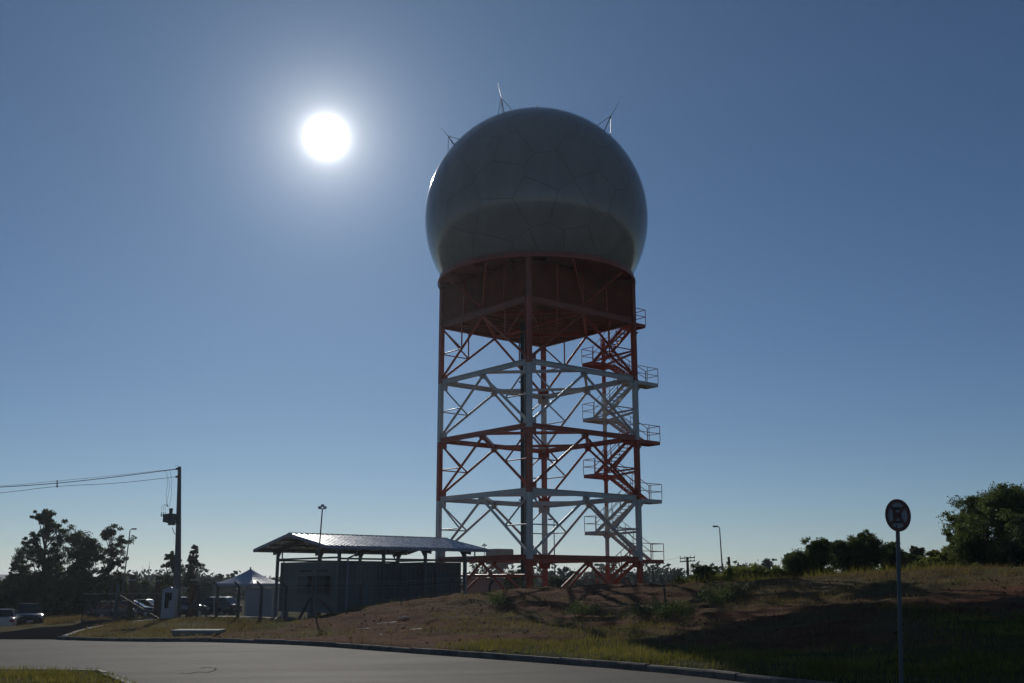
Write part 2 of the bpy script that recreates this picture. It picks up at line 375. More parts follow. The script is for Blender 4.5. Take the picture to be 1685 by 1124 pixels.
# driveway edges
DN = np.array([at(*p)[:2] for p in [(86, 1053, 44.6), (100, 1049, 46.5), (128, 1041, 53), (180, 1031, 60), (262, 1021.5, 67)]] + [(-23, 78), (-24, 92)])
DF = np.array([(-30.0, 46.0), (-27.5, 48.5)] + [tuple(at(*p)[:2]) for p in [(10, 1041, 52), (70, 1032, 58), (134, 1021, 69)]] + [(-30.5, 79), (-33, 92)])
def drive_mask(x, y):
    yn = np.interp(y, DN[:, 1], DN[:, 0]); yf = np.interp(y, DF[:, 1], DF[:, 0])
    return ((x < yn+.4) & (x > yf-.4) & (y > 44) & (y < 92))
def height(x, y):
    x = np.asarray(x, float); y = np.asarray(y, float)
    g = G(x, y); d = kerb_dist(x, y)
    lift = -.12 + .23*sstep(.15, .75, d)
    lift = np.where(drive_mask(x, y), -.06, lift)
    isl = island_in(x, y)
    lift = np.where(isl, -.12, lift)
    rough = sstep(-22, -8, x - (50-y)*0)*sstep(1.0, 4.0, d)*(1-sstep(80, 120, np.hypot(x, y)))
    bump = (fbm(x*.55, y*.55, 3, 5)-.5)*.30 + (fbm(x*1.9, y*1.9, 9, 3)-.5)*.15
    rut = (vnoise((x*.55+y*.84)*1.6, (x*.84-y*.55)*.12, 21)-.5)*.16     # wheel ruts across the bank
    return g + lift + rough*(bump+rut)
ISL = np.array([tuple(at(165, 1093, 24.3)[:2]), tuple(at(240, 1125, 19.5)[:2]), (-5.2, 15), (-4.2, 10), (-4, -30), (-200, -30), (-200, 29), (-60, 27.5), (-30, 25.8), (-14, 25.0)])
def island_in(x, y):
    x = np.asarray(x, float); y = np.asarray(y, float); ins = np.zeros(x.shape, bool)
    n = len(ISL)
    for i in range(n):
        x0, y0 = ISL[i]; x1, y1 = ISL[(i+1) % n]
        c = ((y0 > y) != (y1 > y))
        ins ^= c & (x < (x1-x0)*(y-y0)/((y1-y0) if abs(y1-y0) > 1e-9 else 1e-9)+x0)
    return ins
def cover(x, y):
    """green turf and dry turf amounts over the bank, 0..1"""
    d = kerb_dist(x, y)
    px = 842.5 + FPX*x/np.maximum(y*CP, 1)
    strip = (1-sstep(2.0, 4.2, d))*sstep(-3.5, 2.5, x)
    green = .14 + .70*strip + .30*sstep(.5, .72, fbm(x*.25, y*.25, 31, 3)) + .25*sstep(70, 78, y)*sstep(-6, 4, x)
    green += .35*sstep(20, 28, x)*sstep(38, 44, y)
    leftturf = 1-sstep(-13.5, -9.5, x - .25*(y-45))
    green += .26*leftturf
    dry = .28 + .42*leftturf + .45*sstep(6, 14, x)*sstep(34, 42, y) + .25*sstep(.5, .7, fbm(x*.4, y*.4, 41, 3))
    far = sstep(85, 120, np.hypot(x, y)); back = 1-sstep(-5, 8, y)
    green = green*(1-far)+.55*far; dry = np.clip(dry+.4*back, 0, 1)
    return np.clip(green, 0, 1), np.clip(dry, 0, 1)
def warp(n, core, far):
    u = np.linspace(-1, 1, n)
    return core*u + np.sign(u)*(far-core)*np.abs(u)**9
gx = warp(430, 46, 4000); gy = 34 + warp(430, 50, 4000)
XX, YY = np.meshgrid(gx, gy); ZZ = height(XX, YY)
idx = np.arange(XX.size).reshape(XX.shape)
q = np.stack([idx[:-1, :-1], idx[:-1, 1:], idx[1:, 1:], idx[1:, :-1]], -1).reshape(-1, 4)
ground = np_mesh('ground', np.c_[XX.ravel(), YY.ravel(), ZZ.ravel()], quads=q, mat=M['ground'], smooth=True)
gr, dr = cover(XX.ravel(), YY.ravel())
ca = ground.data.color_attributes.new('cover', 'FLOAT_COLOR', 'POINT')
ca.data.foreach_set('color', np.c_[gr, dr, np.zeros_like(gr), np.ones_like(gr)].astype(np.float32).ravel())
tag(ground, 'red soil and turf ground rising to a bank', kind='structure')
def hz(x, y): return float(height(np.array([x]), np.array([y]))[0])
def gz(x, y): return float(G(np.array([x]), np.array([y]))[0])

# road sheet
xs = np.unique(np.r_[np.linspace(-120, -30, 30), np.linspace(-30, 10, 120), KL[(KL[:, 0] > -30) & (KL[:, 0] < 19)][:, 0], np.linspace(10, 19.9, 20)])
ts = np.linspace(0, 1, 70)**1.0
yk = np.interp(xs, KL[:, 0], KL[:, 1])
RX = np.repeat(xs[:, None], len(ts), 1); RY = yk[:, None]*(1-ts) + np.minimum(-60, yk[:, None]-30)*ts
RZ = G(RX, RY) + .0
ri = np.arange(RX.size).reshape(RX.shape)
q = np.stack([ri[:-1, :-1], ri[:-1, 1:], ri[1:, 1:], ri[1:, :-1]], -1).reshape(-1, 4)[:, ::-1]
road = tag(np_mesh('road', np.c_[RX.ravel(), RY.ravel(), RZ.ravel()], quads=q, mat=M['asphalt'], smooth=True), 'worn grey asphalt road in the foreground', kind='structure')
# driveway sheet
ys = np.linspace(44.8, 91, 40); ss = np.linspace(0, 1, 10)
DX = np.interp(ys, DF[:, 1], DF[:, 0])[:, None]*(1-ss) + np.interp(ys, DN[:, 1], DN[:, 0])[:, None]*ss
DY = np.repeat(ys[:, None], 10, 1)
di = np.arange(DX.size).reshape(DX.shape)
q = np.stack([di[:-1, :-1], di[:-1, 1:], di[1:, 1:], di[1:, :-1]], -1).reshape(-1, 4)
tag(np_mesh('driveway', np.c_[DX.ravel(), DY.ravel(), (G(DX, DY)+.012).ravel()], quads=q, mat=M['newasphalt'], smooth=True), 'asphalt driveway leading to the gate', kind='structure')
# grass island at the near left
vm = MB()
P0 = [(x, y) for x, y in ISL]
ix = np.linspace(-40, -4, 90); iy = np.linspace(4, 26.2, 60)
IX, IY = np.meshgrid(ix, iy)
ins = island_in(IX, IY)
IZ = G(IX, IY)+.10+(fbm(IX*1.2, IY*1.2, 5, 4)-.5)*.08
ii = np.arange(IX.size).reshape(IX.shape)
ok = ins[:-1, :-1] & ins[1:, :-1] & ins[:-1, 1:] & ins[1:, 1:]
q = np.stack([ii[:-1, :-1], ii[:-1, 1:], ii[1:, 1:], ii[1:, :-1]], -1)[ok]
verge = np_mesh('verge', np.c_[IX.ravel(), IY.ravel(), IZ.ravel()], quads=q, mat=M['ground'], smooth=True)
ca = verge.data.color_attributes.new('cover', 'FLOAT_COLOR', 'POINT')
ca.data.foreach_set('color', np.tile(np.array([.55, .5, 0, 1], np.float32), IX.size))
tag(verge, 'grassy verge at the near left of the road', kind='structure')

# kerbs, stone by stone
def kerb(name, pts, label, L=1.0, w=.15, h=.13, m=None, side=1):
    base = MB(); seg = []
    p = [Vector((a, b, 0)) for a, b in pts]
    cum = [0]
    for a, b in zip(p, p[1:]): cum.append(cum[-1]+(b-a).length)
    def pos(s):
        for k in range(len(p)-1):
            if s <= cum[k+1] or k == len(p)-2:
                t = (s-cum[k])/max(1e-6, cum[k+1]-cum[k]); return p[k].lerp(p[k+1], t)
    n = int(cum[-1]/L)
    allp = [pos(i*L) for i in range(n+1)]
    for a, b in zip(allp, allp[1:]):
        d = (b-a).normalized(); nn = V(-d.y, d.x, 0)*side
        za, zb = gz(a.x, a.y), gz(b.x, b.y)
        c = (a+b)/2 + nn*w/2; c.z = (za+zb)/2 - .06
        base.box(c, ((b-a).length+.02, w-.03, .16), 0, d, nn, V(0, 0, 1))
        seg.append((a, b, d, nn, za, zb))
    ko = tag(base.build(name, M['kerbstone']), label, kind='structure')
    for a, b, d, nn, za, zb in seg:
        mb = MB(); g = .012; t = R.uniform(-.012, .012); o = R.uniform(-.012, .012)
        pr = [(0, -.05), (0, h-.03), (.03, h), (w, h), (w, -.05)]
        A_, B_ = a + d*g, b - d*g
        q0 = [A_ + nn*(u+o) + V(0, 0, za+v+t) for u, v in pr]; q1 = [B_ + nn*(u+o) + V(0, 0, zb+v+t+R.uniform(-.006, .006)) for u, v in pr]
        k = len(pr)
        mb.faces(q0+q1, [(i, (i+1) % k, k+(i+1) % k, k+i) for i in range(k)] + [tuple(range(k-1, -1, -1)), tuple(range(k, 2*k))])
        mb.build('kerb_stone', m or M['kerbstone'], ko, local=True)
    return ko
kx = KL[(KL[:, 0] > at(90, 1052, 45).x-.05) & (KL[:, 0] < 9.5)]
kerb('kerb', kx, 'concrete kerb along the far side of the road', 1.0)
kerb('driveway_kerb', DN[1:5], 'pale concrete kerb beside the driveway', 1.0, .22, .10, M['concrete'], side=-1)
kerb('verge_kerb', np.array([(-14, 25.0)]+[tuple(v) for v in ISL[:4]])[::-1], 'pale concrete kerb round the near grass verge', 1.0, .14, .12, M['concrete'], side=1)

# tar crack in the road
cm = MB(); pp = []
for i, (a, b) in enumerate([(296, 1108), (310, 1109), (326, 1106), (340, 1107), (352, 1104), (356, 1100), (338, 1098), (330, 1100)]):
    D = 20.0
    for _ in range(12):
        w = at(a, b, D); D *= (EYE-gz(w.x, w.y))/(EYE-w.z)
    w = at(a, b, D); pp.append(V(w.x, w.y, gz(w.x, w.y)+.006))
for a, b in zip(pp, pp[1:]):
    d = (b-a).normalized(); n_ = V(-d.y, d.x, 0)*.018
    cm.poly([a-n_, b-n_, b+n_, a+n_])
tag(cm.build('tar_seam', M['tar']), 'thin dark tar seam on the asphalt road', kind='structure')

# ------------------------------------------------------------------ radar tower
TC = V(1.726, 70.285, 0); TH = math.radians(5.659); TR = 6.7
BASE = -.62
def corner(k, r=TR):
    a = {'N': math.pi, 'L': 1.5*math.pi, 'B': 0, 'R': .5*math.pi}[k] + TH
    return TC + V(r*math.sin(a), r*math.cos(a), 0)
CN = {k: corner(k) for k in 'NLBR'}
Zd, Z1, Z2, Z3, Z4, Zt = (EYE+z for z in (17.62, 13.54, 9.47, 5.475, 1.48, 20.72))
tower = thing('radar_tower', 'tall red and white steel lattice radar tower with a large white radome', 'radar tower', (TC.x, TC.y, BASE))
def zz(p, z): return V(p.x, p.y, z)
bands = [(BASE-.6, Z4, 'red'), (Z4, Z3, 'white'), (Z3, Z2, 'red'), (Z2, Z1, 'white'), (Z1, Zd+.1, 'red'), (Zd+.1, Zt-.16, 'wallred')]
for k in 'NLBR':
    mb = MB(); p = CN[k]; d = (p-TC).normalized(); X = (d + V(-d.y, d.x, 0)).normalized(); Y = V(-X.y, X.x, 0)
    for a, b, c in bands:
        mi = ('red', 'white', 'wallred').index(c); zc = (a+b)/2; h = b-a-.004
        lo, hi = a-.12, b-.12
        zc, h = (lo+hi)/2, hi-lo
        # box column with slightly proud flanges
        mb.box(zz(p, zc), (.25, .25, h), mi, X, Y)
        for s in (-1, 1): mb.box(zz(p, zc)+X*s*.133, (.016, .31, h), mi, X, Y)
    lg = mb.build('leg', [M['red'], M['white'], M['wallred']], tower)
    fb = MB(); fb.box(zz(p, BASE+.0), (.9, .9, .5), 0, X, Y); fb.box(zz(p, BASE+.27), (.6, .6, .04), 0, X, Y)
    fb.build('footing', M['concrete'], lg)
faces = [('N', 'R'), ('R', 'B'), ('B', 'L'), ('L', 'N')]
def obeam(p, q, w, h, m, name='beam', par=None): return MB().beam(p, q, w, h).build(name, m, par or tower)
def otube(p, q, r, m, name='brace', par=None): return MB().tube(p, q, r, n=12).build(name, m, par or tower, auto=40)
for z, c in ((Z1, 'white'), (Z2, 'red'), (Z3, 'white'), (Z4, 'red')):
    mids = []
    for a, b in faces:
        pa, pb = zz(CN[a], z), zz(CN[b], z); d = (pb-pa).normalized()
        # I section: two flanges and a web
        mb = MB(); A_, B_ = pa+d*.17, pb-d*.17
        mb.beam(A_, B_, .05, .26); mb.beam(A_+V(0, 0, .145), B_+V(0, 0, .145), .24, .028); mb.beam(A_-V(0, 0, .145), B_-V(0, 0, .145), .24, .028)
        mb.build('ring_beam', M[c], tower)
        mids.append((pa+pb)/2)
    for i in range(4):
        a, b = mids[i], mids[(i+1) % 4]; d = (b-a).normalized()
        obeam(a+d*.2-V(0, 0, .02), b-d*.2-V(0, 0, .02), .16, .18, M[c], 'plan_brace')
    for mpt in mids: MB().box(mpt-V(0, 0, .24), (.5, .5, .03), 0).box(mpt-V(0, 0, .27), (.03, .55, .35), 0, AXA, AXB).build('gusset', M[c], tower)
    for k in 'NRBL':     # node plates where braces meet the legs
        for a, b in faces:
            if k in (a, b):
                o_ = CN[b if k == a else a]; d = (o_-CN[k]).normalized()
                MB().box(zz(CN[k]+d*.36, z+.30), (.42, .025, .46), 0, d, V(-d.y, d.x, 0)).build('gusset', M['white' if c == 'red' else 'red'], tower)
                MB().box(zz(CN[k]+d*.36, z-.34), (.42, .025, .38), 0, d, V(-d.y, d.x, 0)).build('gusset', M[c], tower)
    for i in range(4):   # short corner ties in plan
        pa = zz(CN['NRBL'[i]], z); d1 = (mids[i]-pa).normalized(); d2 = (mids[(i-1) % 4]-pa).normalized()
        obeam(pa+d1*1.6, pa+d2*1.6, .10, .10, M[c], 'corner_tie')
bays = [(Zd, Z1, 'red', True), (Z1, Z2, 'white', False), (Z2, Z3, 'red', False), (Z3, Z4, 'white', False), (Z4, BASE+.15, 'red', False)]
for zt, zb, c, hang in bays:
    low = zb < Z4-1
    for a, b in faces:
        m0 = zz((CN[a]+CN[b])/2, zt-.25)
        for e in (a, b):
            foot = zz(CN[e], zb+.18); d = (foot-m0).normalized()
            otube(m0, foot-d*.12, .085, M[c])
            if low: continue
            mid = (m0+foot)/2
            top = zz(CN[e], zt-.2)
            otube(top, mid, .055, M[c], 'strut')
            otube(zz(CN[e], mid.z), mid, .04, M[c], 'strut')
            if hang:
                otube(V(mid.x, mid.y, zt-.2), mid, .05, M[c], 'hanger')
    if low:
        for a, b in (('L', 'N'), ('B', 'L')):
            otube(zz(CN[a], 2.32), zz(CN[b], 2.32), .07, M[c], 'strut')
# deck
fl = MB(); fl.poly([zz(CN[k]+(TC-CN[k])*.01, Zd+.12) for k in 'NRBL'][::-1]); fl.poly([zz(CN[k]+(TC-CN[k])*.01, Zd+.2) for k in 'NRBL'])
fl.build('deck_floor', M['under'], tower)
for a, b in faces:
    pa, pb = zz(CN[a], Zd+.02), zz(CN[b], Zd+.02); d = (pb-pa).normalized()
    mb = MB(); mb.beam(pa+d*.17, pb-d*.17, .06, .40); 
    for s in (-1, 1): mb.beam(pa+d*.17+V(0, 0, s*.21), pb-d*.17+V(0, 0, s*.21), .26, .03)
    mb.build('deck_beam', M['wallred'], tower)
mids = [zz((CN[a]+CN[b])/2, Zd-.06) for a, b in faces]
for i in range(4):
    a, b = mids[i], mids[(i+1) % 4]; obeam(a.lerp(b, .04), a.lerp(b, .96), .2, .22, M['red'], 'plan_brace')
for i in range(1, 14):     # floor joists
    t = i/14
    a = zz(CN['N'].lerp(CN['L'], t), Zd+.02); b = zz(CN['R'].lerp(CN['B'], t), Zd+.02)
    obeam(a.lerp(b, .02), a.lerp(b, .98), .07, .18, M['under'], 'joist')
for t in (.5,):
    a = zz(CN['N'].lerp(CN['R'], t), Zd-.10); b = zz(CN['L'].lerp(CN['B'], t), Zd-.10)
    obeam(a.lerp(b, .02), a.lerp(b, .98), .18, .2, M['red'], 'joist')
for i in (0, 1):
    a, b = (CN['N'], CN['B']) if i == 0 else (CN['L'], CN['R'])
    obeam(zz(a.lerp(b, .06), Zd-.05), zz(a.lerp(b, .94), Zd-.05), .08, .08, M['red'], 'plan_brace')
# round dome plate on top of the walls
RING = 6.85
mb = MB(); n = 96
ringp = lambda r, z: [TC + V(r*math.cos(2*math.pi*i/n), r*math.sin(2*math.pi*i/n), z) for i in range(n)]
mb.poly(ringp(RING, Zt-.28)[::-1]); mb.lathe(TC, [(RING, Zt-.28), (RING, Zt+.02)], n); mb.lathe(TC, [(RING, Zt+.02), (6.2, Zt+.02)], n)
mb.build('dome_plate', M['wallred'], tower, auto=30)
mb = MB(); mb.lathe(TC, [(RING+.02, Zt-.40), (RING+.10, Zt-.40), (RING+.10, Zt-.27), (RING+.02, Zt-.27)], n); mb.build('edge_rim', M['red'], tower, auto=30)
for i in range(16):
    a = 2*math.pi*(i+.5)/16 + TH; d = V(math.sin(a), math.cos(a), 0)
    obeam(TC+d*4.6+V(0, 0, Zt-.40), TC+d*6.75+V(0, 0, Zt-.40), .09, .2, M['wallred'], 'plate_bracket')
# louvred walls, four panels to a side
for a, b in faces:
    pa, pb = CN[a].lerp(TC, .025), CN[b].lerp(TC, .025); d = (pb-pa).normalized(); nrm_ = V(d.y, -d.x, 0)
    if nrm_.dot((pa+pb)/2-TC) < 0: nrm_ = -nrm_
    L = (pb-pa).length; z0, z1 = Zd+.24, Zt-.3
    for k in range(4):
        s0, s1 = (.2+(L-.4)*k/4+.04 if k else -.02), (.2+(L-.4)*(k+1)/4-.04 if k < 3 else L+.02)
        mb = MB(); nl = 21; dz = (z1-z0)/nl
        for j in range(nl):
            za = z0+j*dz
            A_, B_ = pa+d*s0, pa+d*s1
            o0, o1 = nrm_*.0, nrm_*.075
            mb.faces([zz(A_+o0, za+dz), zz(B_+o0, za+dz), zz(B_+o1, za+.02), zz(A_+o1, za+.02), zz(A_+o0, za), zz(B_+o0, za)], [(0, 3, 2, 1), (3, 4, 5, 2)])
        mb.build('louvre_panel', M['wallred'], tower)
    for k in range(1, 4):
        p = pa+d*(.2+(L-.4)*k/4)+nrm_*.06; MB().box(zz(p, (z0+z1)/2), (.12, .12, z1-z0), 0, d, nrm_).build('wall_post', M['red'], tower)
    mp = (pa+pb)/2+nrm_*.16
    for s in (-1, 1):
        am = math.atan2(nrm_.x, nrm_.y) + s*.34; tip = TC + V(math.sin(am), math.cos(am), 0)*6.6
        otube(zz(mp, Zd+.3), zz(tip, Zt-.42), .07, M['red'], 'knee_brace')
# access door in the wall near the top landing
# vertical cable duct and caged ladder inside
dx = ax(861, 70.0, 12); dc = V(dx, 70.0, 0)
mb = MB(); zb0 = 2.2
for s in (-1, 1): mb.box(zz(dc+V(s*.15, 0, 0), (zb0+Zd)/2), (.07, .34, Zd-zb0))
mb.box(zz(dc+V(0, .12, 0), (zb0+Zd)/2), (.24, .03, Zd-zb0))
mb.build('cable_duct', M['duct'], tower)
lad = MB(); lc = V(ax(866.5, 69.6, 12)+.02, 69.6, 0)
for s in (-1, 1): lad.box(zz(lc+V(s*.16, 0, 0), (BASE+Zd)/2+.0), (.035, .05, Zd-BASE-.1))
lo = lad.build('ladder', M['galv'], tower)
ru = MB()
z = BASE+.5
while z < Zd-.2: ru.tube(zz(lc-V(.16, 0, 0), z), zz(lc+V(.16, 0, 0), z), .016, n=6); z += .3
tag(ru.build('rungs', M['galv'], lo), kind='stuff')
for z in (Z1, Z2, Z3, Z4): obeam(zz(dc+V(-.3, .2, 0), z-.1), zz(lc+V(.35, .55, 0), z-.1), .08, .1, M['galv'], 'duct_bracket')

# stair on the far right side: runs along -B direction (right and nearer), width along A (right and away)
D2 = (CN['R']-CN['B']).normalized(); D1 = (CN['R']-CN['N']).normalized()
SO = CN['R'] + D1*.35 - D2*.15           # near inner corner of the stair
SLEN, SW, LAND = 5.45, 2.15, 1.15
levels = []                               # (z, end) end: 1 right landing, 0 left landing
zl = [BASE+.12, Z4, Z3, Z2, Z1, Zd]
def bandmat(z):
    for a, b, c in bands[:-1]:
        if a-.13 <= z < b-.13: return M[c]
    return M['red']
def rail(path, m, name, par, post=True, h=1.05):
    mb = MB()
    for k in (h, h*.52): mb.path([p+V(0, 0, k) for p in path], .024, 6)
    for a, b in zip(path, path[1:]):
        n_ = max(1, round((b-a).length/.95))
        for i in range(n_+1):
            p = a.lerp(b, i/n_); mb.tube(p, p+V(0, 0, h), .024, n=6)
    return mb.build(name, m, par)
def spt(l, w, z): return SO - D2*l + D1*w + V(0, 0, z)      # l along stair from the right (near) end, w across
def landing(z, left, SW=SW):
    m = bandmat(z-.2)
    l0, l1 = (SLEN-LAND, SLEN) if left else (-.0, LAND)
    mb = MB(); th = .16
    mb.box(spt((l0+l1)/2, SW/2, z-.02), (LAND, SW, .03), 0, D2, D1)
    for w in (.03, SW-.03): mb.box(spt((l0+l1)/2, w, z-.13), (LAND, .05, .24), 0, D2, D1)
    for l in (l0+.03, l1-.03): mb.box(spt(l, SW/2, z-.13), (.05, SW-.12, .24), 0, D2, D1)
    lo_ = mb.build('stair_landing', m, tower)
    # grating bars
    gb = MB()
    for i in range(8): gb.box(spt(l0+LAND*(i+.5)/8, SW/2, z-.06), (.02, SW-.1, .06), 0, D2, D1)
    tag(gb.build('grating', m, lo_), kind='stuff')
    if left: path = [spt(SLEN-LAND, 0, z), spt(SLEN, 0, z), spt(SLEN, SW, z), spt(SLEN-LAND, SW, z)]
    else: path = [spt(LAND, SW, z), spt(0, SW, z), spt(0, 0, z), spt(LAND*.9, 0, z)]
    rail(path, m, 'handrail', lo_)
    return lo_
def flight(za, la, zb, lb, w0, w1):
    """from (la, za) up to (lb, zb), between widths w0..w1"""
    m = bandmat((za+zb)/2)
    mb = MB()
    for w in (w0+.03, w1-.03): mb.beam(spt(la, w, za-.06), spt(lb, w, zb-.06), .05, .24)
    fo = mb.build('stair_flight', m, tower)
    n_ = max(3, round((zb-za)/.2))
    for i in range(1, n_):
        t = i/n_
        MB().box(spt(la+(lb-la)*t, (w0+w1)/2, za+(zb-za)*t), (.24, w1-w0-.09, .03), 0, D2, D1).build('tread', m, fo)
    for w in (w0+.02, w1-.02): rail([spt(la, w, za), spt(lb, w, zb)], m, 'handrail', fo)
for i in range(len(zl)-1):
    z0, z1 = zl[i], zl[i+1]
    zm = (z0+z1)/2
    flight(z0, LAND, zm, SLEN-LAND, 1.12, SW-.02)
    landing(zm, True)
    flight(zm, SLEN-LAND, z1, LAND, .02, .92)
    landing(z1, False, SW if i < len(zl)-2 else 1.05)
for l in (SLEN-LAND, LAND):
    mb = MB(); p = spt(l, SW/2, 0)
    for a, b, c in bands[:-1]:
        mb.box(zz(p, (max(a, BASE-.2)-.25+min(b, Zd)-.25)/2), (.2, .2, min(b, Zd)-max(a, BASE-.2)), 1 if c == 'white' else 0, D1, D2)
    so_ = mb.build('stair_column', [M['red'], M['white']], tower)
    for i, z in enumerate(zl[1:]):
        zq = z if l == LAND else (zl[i]+z)/2
        mb = MB()
        for s in (-1, 1): mb.poly([zz(p+D1*s*.1, zq-.26), zz(p+D1*s*.45, zq-.26), zz(p+D1*s*.1, zq-.62)])
        mb.build('column_bracket', bandmat(zq-.3), so_)
for i in range(0, len(zl)-1):
    zm = (zl[i]+zl[i+1])/2
    m = bandmat(zm-.2)
    for w in (.0,):
        obeam(spt(SLEN-LAND, SW/2, zm-.22), zz(CN['R'], zm-.22), .1, .14, m, 'stair_tie')
    obeam(spt(SLEN-LAND, .02, zm-.05), zz(CN['R']+D1*.1, zm-.05), .05, .08, m, 'stair_tie')
for z in zl[1:]:
    obeam(spt(LAND, SW/2, z-.32), zz(CN['R'], z-.32), .1, .12, bandmat(z-.3), 'stair_tie')

# radome
DC = TC + V(0, 0, EYE+25.2); DR = 7.93
rad = MB(); nlat, nlon = 48, 96
zc = Zt - DC.z
prof = []
th0 = math.asin(zc/(DR-.03))
for i in range(nlat+1):
    t = th0 + (math.pi/2-.0005-th0)*i/nlat; prof.append(((DR-.03)*math.cos(t), (DR-.03)*math.sin(t)))
rad.lathe(DC, prof, nlon)
radome = rad.build('radome', M['seam'], tower, smooth=True)
# panels: spherical Voronoi cells of quasi-random seeds, each panel a curved patch with an open joint round it
seeds = []
NS = 128
for i in range(NS):
    z = 1-2*(i+.5)/NS; a = i*2.399963
    r = math.sqrt(1-z*z); s = Vector((r*math.cos(a), r*math.sin(a), z)) + Vector((R.gauss(0, 1), R.gauss(0, 1), R.gauss(0, 1)))*.045
    seeds.append(s.normalized())
SD = np.array([tuple(s) for s in seeds])
zmin = (zc+.02)/DR
for i in range(NS):
    s = SD[i]
    e1 = np.cross(s, [0, 0, 1.0] if abs(s[2]) < .9 else [1.0, 0, 0]); e1 /= np.linalg.norm(e1); e2 = np.cross(s, e1)
    # gnomonic plane polygon clipped by bisector planes
    poly = [np.array([c, d]) for c, d in ((-.9, -.9), (.9, -.9), (.9, .9), (-.9, .9))]
    dd = SD @ s
    order = np.argsort(-dd)[1:16]
    planes = [(s-SD[j]) for j in order] 
    g = .0010
    cuts = [((pl/np.linalg.norm(pl)), -g) for pl in planes]
    if s[2] - .45 < zmin: pass
    for nrm_, off in cuts:
        a0 = nrm_ @ s; a1 = nrm_ @ e1; a2 = nrm_ @ e2
        new = []
        for k in range(len(poly)):
            p, q_ = poly[k], poly[(k+1) % len(poly)]
            fp = a0+a1*p[0]+a2*p[1]+off*math.sqrt(1+p@p); fq = a0+a1*q_[0]+a2*q_[1]+off*math.sqrt(1+q_@q_)
            if fp >= 0: new.append(p)
            if (fp >= 0) != (fq >= 0):
                t = fp/(fp-fq); new.append(p+(q_-p)*t)
        poly = new
        if len(poly) < 3: break
    if len(poly) < 3: continue
    # fan rings
    nb = []
    for k in range(len(poly)):
        p, q_ = poly[k], poly[(k+1) % len(poly)]
        m_ = max(1, int(np.linalg.norm(q_-p)/.05))
        for j in range(m_): nb.append(p+(q_-p)*j/m_)
    cen = np.mean(nb, axis=0); rings = [.0, .35, .7, 1.0]
    pts = []
    def sph(u):
        v = s+e1*u[0]+e2*u[1]; v = v/np.linalg.norm(v)
        if v[2] < zmin:
            h = math.hypot(v[0], v[1]); k_ = math.sqrt(1-zmin**2)/max(h, 1e-6); v = np.array([v[0]*k_, v[1]*k_, zmin])
        return v
    if sph(cen)[2] <= zmin+.0001 and max(sph(b)[2] for b in nb) <= zmin+.0001: continue
    vs_ = [sph(cen)]
    for rr in rings[1:]: vs_ += [sph(cen+(b-cen)*rr) for b in nb]
    nn_ = len(nb); fs = [(0, 1+k, 1+(k+1) % nn_) for k in range(nn_)]
    for lv in range(2):
        o0, o1 = 1+lv*nn_, 1+(lv+1)*nn_
        fs += [(o0+k, o1+k, o1+(k+1) % nn_, o0+(k+1) % nn_) for k in range(nn_)]
    mb = MB(); rj = DR + R.uniform(-.004, .004)
    mb.faces([DC + Vector(tuple(v*rj)) for v in vs_], fs)
    po = mb.build('radome_panel', M['radome'], radome, smooth=True)
    me = po.data
    try: me.normals_split_custom_set_from_vertices([tuple(v) for v in vs_])
    except Exception: pass
# lightning rods on the dome
def rod(px, py, tilt, k_=1.0):
    # surface point near the outline that shows at this pixel
    best = None
    for k in range(72):
        for el in range(20, 88, 2):
            a = math.radians(k*5); e = math.radians(el)
            n_ = V(math.cos(e)*math.cos(a), math.cos(e)*math.sin(a), math.sin(e)); P = DC+n_*DR
            r_ = P-V(0, 0, EYE); d_ = r_.y*CP+r_.z*SP
            u = (842.5+FPX*r_.x/d_, 562-FPX*(-r_.y*SP+r_.z*CP)/d_)
            q_ = (u[0]-px)**2+(u[1]-py)**2
            if best is None or q_ < best[0]: best = (q_, n_, P)
    _, n_, P = best
    s_, u_, d_ = basis(n_)
    J = P + (n_*.75 + V(0, 0, .45))*k_
    mb = MB()
    for k in range(3):
        a = 2*math.pi*k/3+.5; f = (n_ + (s_*math.cos(a)+u_*math.sin(a))*.085).normalized()
        mb.tube(DC+f*DR, J, .022, n=6)
    mb.tube(J, J+(n_*.35+V(0, 0, .65)+V(*tilt)).normalized()*1.15*k_, .02, .01, n=6)
    mb.tube(J-n_*.0, P, .035, n=6)
    mb.build('lightning_rod', M['galv'], radome)
rod(829, 187, (-.15, 0, .2)); rod(997, 214, (.35, 0, .0)); rod(746, 240, (-.5, 0, 0), .7); rod(884, 183, (0, 0, -.3), .3)

